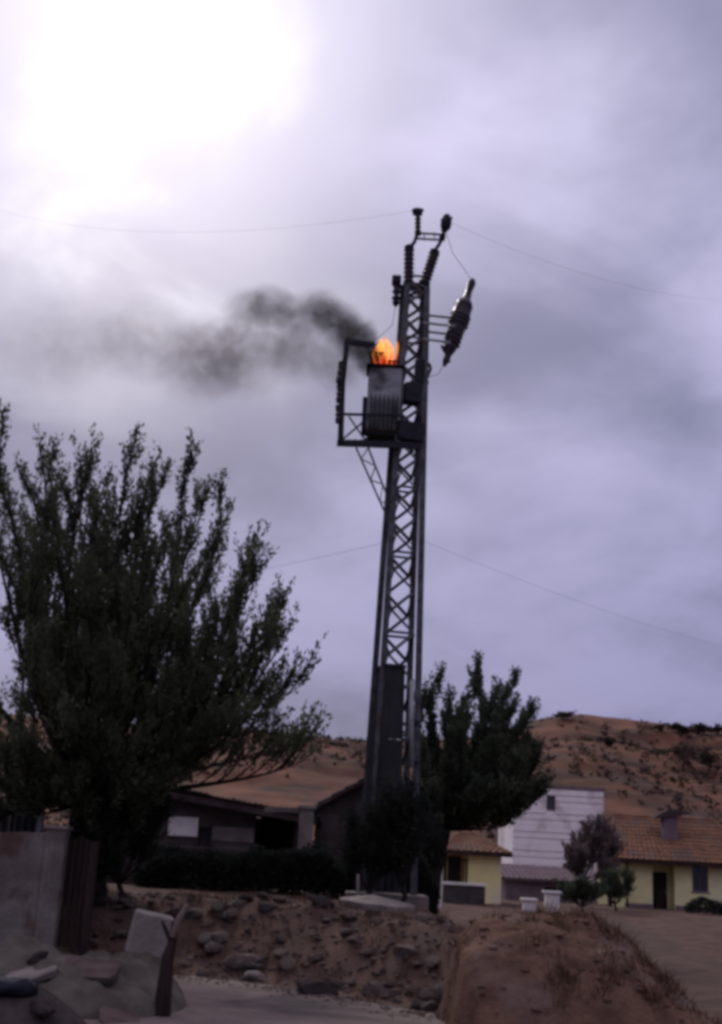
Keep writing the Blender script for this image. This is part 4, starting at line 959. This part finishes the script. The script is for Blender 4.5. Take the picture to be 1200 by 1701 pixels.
# --- low mauve outbuilding before it
Y = 70.0
x0 = xz(840, 1470, Y)[0]; x1 = xz(962, 1470, Y)[0]; ze = xz(900, 1462, Y)[1]; zr = xz(900, 1438, Y + 3)[1]; zb = tz(x0, Y) - .2
hs = thing('outbuilding', V((x0 + x1) / 2, Y, zb), 'low mauve outbuilding with sloping roof below the white building', 'building')
dx0, dx1 = xz(905, 1480, Y)[0], xz(925, 1480, Y)[0]
wall_open(MB(), x0, x1, zb, ze, Y, .2, [(dx0, dx1, zb, ze - .35)]).build('wall', 'mauve_plaster', hs)
mb = MB(); mb.box2((x0, Y + .2, zb), (x0 + .2, Y + 4, ze)); mb.box2((x1 - .2, Y + .2, zb), (x1, Y + 4, ze)); mb.box2((x0 + .2, Y + 3.8, zb), (x1 - .2, Y + 4, ze)); mb.build('side_wall', 'mauve_plaster', hs)
MB().box2((dx0, Y + .1, zb), (dx1, Y + .15, ze - .36)).build('door', 'wood_dark', hs)
tiled_slope(V(x0 - .3, Y - .35, ze), V(x1 + .3, Y - .35, ze), V(x1 + .3, Y + 4.2, zr), V(x0 - .3, Y + 4.2, zr), 'roof', 'mauve_plaster', hs)
# --- white gate pillars
def pillar(px, ptop, w, Y, label):
    x = xz(px, 1500, Y)[0]; z0 = tz(x, Y) - .1; z1 = xz(px, ptop, Y)[1]; t = thing('gate_pillar', V(x, Y, z0), label, 'pillar', 'white gate pillars')
    MB().box2((x - w, Y - w, z0), (x + w, Y + w, z1 - .14)).build('shaft', 'white_plaster', t, bevel=.03)
    MB().box2((x - w - .08, Y - w - .08, z1 - .14), (x + w + .08, Y + w + .08, z1 - .05)).build('cap', 'white_plaster', t, bevel=.02)
pillar(879, 1490, .24, 52, 'squat white gate pillar, the left of two')
pillar(917, 1478, .27, 52, 'white gate pillar left of the dark round shrub')

# --- low shed left of the mast, roof falling to the right
Y = 32.0
x0 = xz(150, 1400, Y)[0]; x1 = xz(492, 1400, Y)[0]; zb = tz(-3, Y) - .2
zl = xz(190, 1286, Y)[1]; zr = xz(488, 1352, Y)[1]
sh = thing('shed', V((x0 + x1) / 2, Y, zb), 'low grey shed with dark roof falling to the right behind the hedge', 'shed')
wx0, wx1 = xz(330, 1380, Y)[0], xz(352, 1380, Y)[0]; wz0, wz1 = xz(340, 1402, Y)[1], xz(340, 1374, Y)[1]
dx0, dx1 = xz(424, 1380, Y)[0], xz(489, 1380, Y)[0]; dz1 = xz(455, 1358, Y)[1]
wtop = xz(455, 1352, Y)[1]
wall_open(MB(), x0, x1, zb, wtop, Y, .22, [(wx0, wx1, wz0, wz1), (dx0, dx1, zb, dz1)]).build('wall', 'dark_plaster', sh)
mb = MB(); pts = [V(x0, Y, wtop), V(x1, Y, wtop), V(x1, Y, zr - .12 if zr - .12 > wtop else wtop + .01), V(x0, Y, zl - .12)]
mb.add(pts + [p + V(0, .22, 0) for p in pts], [(0, 1, 2, 3), (7, 6, 5, 4), (0, 4, 5, 1), (1, 5, 6, 2), (2, 6, 7, 3), (3, 7, 4, 0)]); mb.build('gable_wall', 'dark_plaster', sh)
mb = MB(); mb.box2((x0, Y + .22, zb), (x0 + .2, Y + 4, zl - .15)); mb.box2((x0 + .2, Y + 3.8, zb), (x1, Y + 4, wtop)); mb.build('back_wall', 'dark_plaster', sh)
a, b = xz(338, 1372, Y), xz(424, 1400, Y)
MB().box2((wx1 + .02, Y - .03, b[1]), (dx0 - .02, Y - .003, a[1])).build('limewashed_panel', 'plaster', sh)
a, b = xz(282, 1356, Y), xz(330, 1390, Y)
MB().box2((a[0], Y - .05, b[1]), (wx0 - .02, Y - .004, a[1])).build('whitewashed_panel', 'white_plaster', sh)
window(sh, wx0, wx1, wz0, wz1, Y + .06, 'wood_dark', 0)
MB().box2((dx0, Y + 1.8, zb), (dx1, Y + 1.9, dz1 + .1)).build('doorway_shade', 'shade_mortar', sh)  # near-black sheet inside the opening, painted in place of the shed's inner shade
npan = 11
for k in range(npan):                            # roofing sheets
    xa, xb = x0 - .4 + (x1 + .55 - x0 + .4) * k / npan, x0 - .4 + (x1 + .55 - x0 + .4) * (k + .985) / npan
    f = lambda x: zl + (zr - zl) * (x - x0) / (x1 - x0) + .015 * (k % 3)
    mb = MB(); n = 9; top, bot = [], []
    for yy in (Y - .45, Y + 4.3):
        for j in range(n):
            x = xa + (xb - xa) * j / (n - 1); zz = f(x) + (.03 if j % 2 else 0) ; top.append(V(x, yy, zz)); bot.append(V(x, yy, zz - .05))
    mb.add(top, [(j, j + 1, n + j + 1, n + j) for j in range(n - 1)]); mb.add(bot, [(j + 1, j, n + j, n + j + 1) for j in range(n - 1)])
    mb.add([top[0], top[n - 1], bot[n - 1], bot[0]], [(3, 2, 1, 0)]); mb.add([top[j] for j in range(n)] + [bot[j] for j in range(n)], [(n + j, n + j + 1, j + 1, j) for j in range(n - 1)])
    mb.build('roofing_sheet', 'dark_tile', sh)
mb = MB(); mb.beam(V(x0 - .4, Y - .40, zl - .16), V(x1 + .5, Y - .40, zr - .16 - .02), .05, .16); mb.build('fascia_board', 'dark_tile', sh)
# white gatepost at its right end
Yq = 31.0; a = xz(512, 1338, Yq); b = xz(506, 1418, Yq)
wp = thing('white_pillar', V(b[0], Yq, tz(b[0], Yq) - .1), 'tall pale pillar between the shed and the dark barn', 'pillar')
MB().box2((b[0] - .17, Yq - .17, tz(b[0], Yq) - .1), (b[0] + .17, Yq + .17, a[1] - .1)).build('shaft', 'concrete', wp, bevel=.02)
MB().box2((b[0] - .22, Yq - .22, a[1] - .1), (b[0] + .22, Yq + .22, a[1])).build('cap', 'concrete', wp, bevel=.02)
mb = MB(); p = P(462, 1342, Yq); mb.beam(P(440, 1344, Yq), P(500, 1346, Yq), .10, .12); mb.build('lintel_beam', 'concrete', wp)
# --- dark barn behind the mast
Y = 36.0
x0 = xz(522, 1400, Y)[0]; x1 = xz(735, 1400, Y)[0]; zb = tz(0, Y) - .2; ze = xz(525, 1342, Y)[1]; zr = xz(640, 1284, Y + 2)[1]
xr = xz(640, 1300, Y)[0]
bn = thing('barn', V(xr, Y, zb), 'dark barn with brown gabled roof behind the mast foot', 'barn')
mb = MB(); pts = [V(x0, Y, zb), V(x1, Y, zb), V(x1, Y, ze), V(xr, Y, zr - .1), V(x0, Y, ze)]
mb.add(pts + [p + V(0, 6, 0) for p in pts], [(0, 1, 2, 3, 4), (9, 8, 7, 6, 5), (0, 5, 6, 1), (1, 6, 7, 2), (2, 7, 8, 3), (3, 8, 9, 4), (4, 9, 5, 0)]); mb.build('wall', 'dark_plaster', bn)
tiled_slope(V(x0 - .3, Y + 6.3, ze - .12), V(x0 - .3, Y - .3, ze - .12), V(xr, Y - .3, zr), V(xr, Y + 6.3, zr), 'roof', 'dark_tile', bn)
tiled_slope(V(x1 + .3, Y - .3, ze - .12), V(x1 + .3, Y + 6.3, ze - .12), V(xr, Y + 6.3, zr), V(xr, Y - .3, zr), 'roof', 'dark_tile', bn)
MB().box2((xr - 1.0, Y - .05, zb), (xr - .1, Y - .004, zb + 2.1)).build('door', 'wood_dark', bn)
# hedge and dark wall along the terrace
hedge('hedge', P(230, 1450, 25.2).x, P(575, 1450, 25.2).x, 24.7, 25.7, xz(430, 1402, 25.2)[1], 'long dark hedge along the terrace before the shed', 26000, seed=12, leaf=.075)
hedge('hedge', P(566, 1450, 27).x, P(722, 1450, 27).x, 25.6, 27.0, xz(640, 1395, 27)[1], 'taller dark hedge behind the mast foot', 22000, seed=13, leaf=.08)
Yw = 26.2; wx0 = P(160, 1450, Yw).x; wx1 = P(420, 1450, Yw).x; wz = xz(300, 1405, Yw)[1]; wb0 = tz(wx0, Yw) - .2
dw = thing('block_wall', V((wx0 + wx1) / 2, Yw, wb0), 'long low dark block wall under the big tree', 'wall')
MB().box2((wx0, Yw + .012, wb0), (wx1, Yw + .19, wz - .10)).build('mortar', 'shade_mortar', dw)
nr = 6; bh = (wz - .1 - wb0) / nr
for j in range(nr):
    x = wx0 + (0 if j % 2 else -.2)
    while x < wx1 - .05:
        xa, xb = max(wx0, x), min(wx1, x + .4)
        if xb - xa > .06: MB().box2((xa + .006, Yw - random.uniform(0, .012), wb0 + j * bh + .006), (xb - .006, Yw + .2 + random.uniform(0, .01), wb0 + (j + 1) * bh - .006)).build('block', 'dark_plaster', dw)
        x += .4
MB().box2((wx0 - .03, Yw - .04, wz - .10), (wx1 + .03, Yw + .24, wz)).build('coping', 'dark_plaster', dw, bevel=.01)

# --- light plastered wall at the left edge, gate beside it
Yw = 19.0
a = P(100, 1372, Yw); b = P(-160, 1400, Yw); wb0 = tz(a.x, Yw) - .3; xe = P(103, 1450, Yw).x
lw = thing('plaster_wall', V((a.x + b.x) / 2, Yw, wb0), 'weathered pale plaster wall at the left edge', 'wall')
mb = MB(); ztop0, ztop1 = P(0, 1394, Yw).z, P(98, 1386, Yw).z; x_ = b.x; pts = []
pts = [V(b.x, Yw, wb0), V(xe - .3, Yw, wb0), V(xe - .3, Yw, ztop1), V(P(40, 1391, Yw).x, Yw, ztop1 + .01), V(b.x, Yw, ztop0)]
mb.add(pts + [p + V(0, .25, 0) for p in pts], [(0, 1, 2, 3, 4), (9, 8, 7, 6, 5), (0, 5, 6, 1), (1, 6, 7, 2), (2, 7, 8, 3), (3, 8, 9, 4), (4, 9, 5, 0)]); mb.build('masonry', 'plaster', lw, bevel=.015)
MB().box2((xe - .297, Yw - .04, wb0), (xe, Yw + .30, a.z - .05)).build('end_pier', 'plaster', lw, bevel=.02)
MB().box2((xe - .33, Yw - .08, a.z - .05), (xe + .03, Yw + .34, a.z)).build('pier_cap', 'concrete', lw, bevel=.01)
# gate leaf of upright boards
ga = P(110, 1400, 19.2); gb_ = P(150, 1400, 19.2); gz0 = tz(ga.x, 19.2) + .06; gz1 = P(130, 1388, 19.2).z
gt = thing('timber_gate', V((ga.x + gb_.x) / 2, 19.2, gz0), 'narrow dark timber gate right of the pale plaster wall', 'gate')
for k in range(4):
    w = (gb_.x - ga.x) / 4; MB().box2((ga.x + w * k + .008, 19.2, gz0), (ga.x + w * (k + 1) - .008, 19.24, gz1 - .05 * (k % 2))).build('board', 'wood_dark', gt)
for zz in (gz0 + .25, gz1 - .3): MB().box2((ga.x + .01, 19.243, zz), (gb_.x - .01, 19.29, zz + .1)).build('ledge', 'wood_dark', gt)
gp = P(156, 1420, 19.2); gq = MB().box2((gp.x - .06, 19.14, tz(gp.x, 19.2) - .2), (gp.x + .06, 19.26, P(156, 1398, 19.2).z)).build('gate_post', 'wood_dark', loc=V(gp.x, 19.2, tz(gp.x, 19.2)))
tag(gq, 'upright dark wooden post on the right side of the timber gate', 'post')
# sheet fence behind the wall
fa, fb_ = P(-120, 1340, 20.6), P(66, 1340, 20.6); fz0 = tz(fa.x, 20.6) - .1; fz1 = P(30, 1330, 20.6).z
fn = thing('sheet_fence', V((fa.x + fb_.x) / 2, 20.6, fz0), 'dark grey sheet metal fence above the pale plaster wall', 'fence')
for k in range(4):
    w = (fb_.x - fa.x) / 4; mb = MB(); n = 9
    fr_ = [V(fa.x + w * (k + .99 * j / (n - 1)), 20.6 + (.03 if j % 2 else 0), zz) for zz in (fz0, fz1 - .04 * (k % 2)) for j in range(n)]
    mb.add(fr_, [(j, j + 1, n + j + 1, n + j) for j in range(n - 1)]); mb.add([p + V(0, .006, 0) for p in fr_], [(j + 1, j, n + j, n + j + 1) for j in range(n - 1)]); mb.build('sheet', 'sheet_metal', fn)
MB().box2((fb_.x, 20.55, fz0), (fb_.x + .09, 20.65, fz1 + .08)).build('post', 'tank', fn)

# ------------------------------------------------------------------ things on the bank and by the road
# broken concrete slab lying at the mast foot
Ys = 21.2; a = P(563, 1497, Ys); b = P(692, 1510, Ys); z0 = min(a.z, b.z)
r_ = random.Random(3); n = 16; ring = []
for k in range(n):
    q = 2 * math.pi * k / n; ring.append(((a.x + b.x) / 2 + math.cos(q) * (b.x - a.x) / 2 * r_.uniform(.92, 1.06), Ys + math.sin(q) * .65 * r_.uniform(.85, 1.1)))
mb = MB(); tilt = (b.z - a.z) / (b.x - a.x)
def sz(x, y): return (a.z + b.z) / 2 + tilt * (x - (a.x + b.x) / 2) + .05 * (y - Ys)
tv = [V(x, y, sz(x, y) + .05) for x, y in ring]; bv_ = [V(x, y, sz(x, y) - .06) for x, y in ring]; cc = V((a.x + b.x) / 2 - .1, Ys, sz((a.x + b.x) / 2, Ys) + .16)
mb.add(tv + bv_ + [cc], [(k, (k + 1) % n, 2 * n) for k in range(n)] + [(n + k, n + (k + 1) % n, (k + 1) % n, k) for k in range(n)] + [tuple(range(2 * n - 1, n - 1, -1))])
sl = mb.build('concrete_slab', 'concrete', loc=V((a.x + b.x) / 2, Ys, sz(0, Ys) - .06), bevel=.01); tag(sl, 'broad pale broken concrete slab lying before the mast foot', 'slab')
for px, s in ((580, .13), (640, .12), (684, .13)):
    q = P(px, 1506, Ys); zt0 = tz(q.x, Ys); zs0 = sz(q.x, Ys) - .06; o = put_stone(q.x, Ys - .05, (zt0 + zs0) / 2, max(.08, (zs0 - zt0) / 1.1 + .03), 'stone_dark', ground, (1, 1, 1))
# short stake by the slab
q = P(596, 1500, 21.9); st = MB().beam(V(q.x, 21.9, tz(q.x, 21.9) - .15), P(595, 1452, 21.9), .05, .05).build('marker_stake', 'concrete', loc=V(q.x, 21.9, tz(q.x, 21.9))); tag(st, 'short thin grey stake behind the concrete slab', 'stake')
# pale blocks of stone on the bank top
def block(px0, px1, py0, py1, Y, dep, mt, name, label, cat, rot=0.0, tilt=0.0):
    a, b = P(px0, py1, Y), P(px1, py0, Y); c = (a + b) / 2; g = tz(c.x, Y)
    if mt != 'concrete' or cat == 'stone':
        w, h = abs(b.x - a.x), abs(b.z - a.z); me = rock_mesh(name, int(px0), 3, .9); me.materials.append(MATS[mt])
        o = bpy.data.objects.new(name, me); COL.objects.link(o); o.location = (c.x, Y + dep / 2, g + h * .25); o.scale = (w * .6, dep * .6, h * .62); o.rotation_euler = (0, tilt, rot * .6); return tag(o, label, cat)
    M = Matrix.Rotation(rot, 3, 'Z') @ Matrix.Rotation(tilt, 3, 'Y')
    w, h = abs(b.x - a.x), abs(b.z - a.z); mb = MB(); r = random.Random(int(px0))
    mb.box((0, 0, 0), (w, dep, h)); mb.v = [V(v.x * r.uniform(.88, 1.05), v.y * r.uniform(.9, 1.05), v.z * r.uniform(.88, 1.05)) for v in mb.v]; mb.v = [c + V(0, dep / 2, 0) + M @ v for v in mb.v]
    o = mb.build(name, mt, loc=V(c.x, Y, c.z - h / 2), bevel=.025); return tag(o, label, cat)
block(207, 283, 1518, 1588, 15.3, .35, 'concrete', 'stone_block', 'tilted pale grey concrete block on the sand heap', 'block', .25, R(9))
def slab(px, py, Y, w, d, th, rx_, ry_, rz_, label, mt='concrete'):
    c = P(px, py, Y); c.z = max(sand_z(c.x, Y), tz(c.x, Y)) + th * .35; M = Matrix.Rotation(rz_, 3, 'Z') @ Matrix.Rotation(ry_, 3, 'Y') @ Matrix.Rotation(rx_, 3, 'X'); r = random.Random(int(px * 7)); n = 9; ring = []
    for k in range(n):
        q = 2 * math.pi * (k + r.uniform(-.25, .25)) / n; ring.append((math.copysign(abs(math.cos(q)) ** .6, math.cos(q)) * w / 2 * r.uniform(.8, 1.05), math.copysign(abs(math.sin(q)) ** .6, math.sin(q)) * d / 2 * r.uniform(.8, 1.05)))
    mb = MB(); mb.add([c + M @ V(x, y, th / 2 + r.uniform(-.008, .008)) for x, y in ring] + [c + M @ V(x * r.uniform(.94, 1), y * r.uniform(.94, 1), -th / 2) for x, y in ring], [tuple(range(n)), tuple(range(2 * n - 1, n - 1, -1))] + [(n + k, n + (k + 1) % n, (k + 1) % n, k) for k in range(n)])
    return tag(mb.build('broken_slab', mt, loc=c, bevel=.004), label, 'slab')
slab(45, 1572, 13.9, .80, .6, .06, .22, -.28, .15, 'pale broken slab leaning on the left of the sand heap')
slab(150, 1572, 14.0, .70, .5, .05, .30, .10, -.2, 'brownish broken slab lying on top of the sand heap', 'stone')
slab(105, 1668, 12.3, .70, .6, .08, .10, .05, .3, 'low broken slab lying flat at the foot of the sand heap', 'stone')
slab(205, 1625, 13.2, .45, .4, .05, .45, .12, .5, 'small brownish broken slab beside the dark wooden stake', 'stone')
block(378, 440, 1500, 1532, 18.9, .4, 'stone', 'stone_block', 'flat grey boulder on the terrace edge left of the slab', 'stone', -.2, R(-4))
block(412, 452, 1522, 1545, 18.2, .3, 'concrete', 'stone_block', 'small pale boulder just below the flat grey boulder', 'stone', .3, R(5))
block(655, 715, 1560, 1590, 17.2, .35, 'stone', 'stone_block', 'long grey boulder low on the bank near the earth mound', 'stone', .1, R(6))
block(722, 766, 1590, 1640, 15.6, .3, 'stone', 'stone_block', 'rough mauve grey boulder against the earth mound', 'stone', .4, R(-6))
block(490, 560, 1585, 1612, 16.8, .35, 'stone_dark', 'stone_block', 'dark flat boulder at the middle of the bank', 'stone', -.3, R(3))
# wooden stake with a pale stick against it
pb = G(270, 1688); ps = [V(pb.x, pb.y, -.12), P(272, 1660, pb.y), P(279, 1592, pb.y), P(288, 1560, pb.y), P(291, 1530, pb.y)]
sk = thing('wooden_stake', V(pb.x, pb.y, 0), 'dark weathered wooden stake standing at the road edge', 'stake')
MB().tube(ps, [.095, .09, .07, .045, .035], 7).build('shaft', 'wood_dark', sk)
MB().tube([P(287, 1570, pb.y), P(276, 1545, pb.y - .02), P(270, 1530, pb.y - .03)], [.03, .025, .015], 5).build('branch_stub', 'wood_dark', sk)
stk = MB().tube([P(286, 1556, pb.y - .04), P(297, 1527, pb.y - .05), P(312, 1503, pb.y - .06)], [.03, .034, .026], 6).build('pale_stick', 'wood_pale', loc=P(286, 1556, pb.y - .04)); tag(stk, 'short pale stick leaning on top of the wooden stake', 'stick')
# dark stones and a bluish sack at the bottom left corner
heapo, hz_ = heap('dark_earth', P(20, 1650, 11.6).x, 11.6, .75, .7, .45, 'stone_dark', .08, 6, power=.7, res=50)
rubble_lab = ['big dark stone at the bottom left corner', 'dark stone above the bottom left corner below the sack', 'flat dark stone at the foot of the sand heap', 'small dark stone on the crest of the sand heap']
for (px, py, Y, s, lab) in ((20, 1690, 10.9, .19, rubble_lab[0]), (70, 1660, 11.2, .13, rubble_lab[1]), (112, 1640, 12.4, .15, rubble_lab[2]), (66, 1556, 14.2, .10, rubble_lab[3])):
    q = P(px, py, Y); zz = max(hz_(q.x, Y) if abs(Y - 11.6) < .8 else 0, sand_z(q.x, Y) if Y > 12 else 0, tz(q.x, Y))
    o = put_stone(q.x, Y, zz + s * .3, s, 'stone_dark', None, (1.4, 1, .9)); tag(o, lab, 'stone')
q = P(22, 1632, 11.3); zq = hz_(q.x, 11.3)
me_b = MB().lathe(V(q.x - .26, 11.3, zq + .10), V(q.x + .26, 11.35, zq + .08), [(0, .03), (.08, .07), (.25, .12), (.5, .105), (.75, .13), (.92, .08), (1, .03)], 12)
for i, v in enumerate(me_b.v): v.z = zq + (v.z - zq) * .65 + .02 * math.sin(i * 2.3); v.y += .02 * math.cos(i * 1.7); v.x = q.x + (v.x - q.x) * .8
sk_ = me_b.build('plastic_sack', 'blue_plastic', loc=V(q.x, 11.3, zq), smooth=True); tag(sk_, 'crumpled dark blue plastic sack at the lower left edge', 'sack')
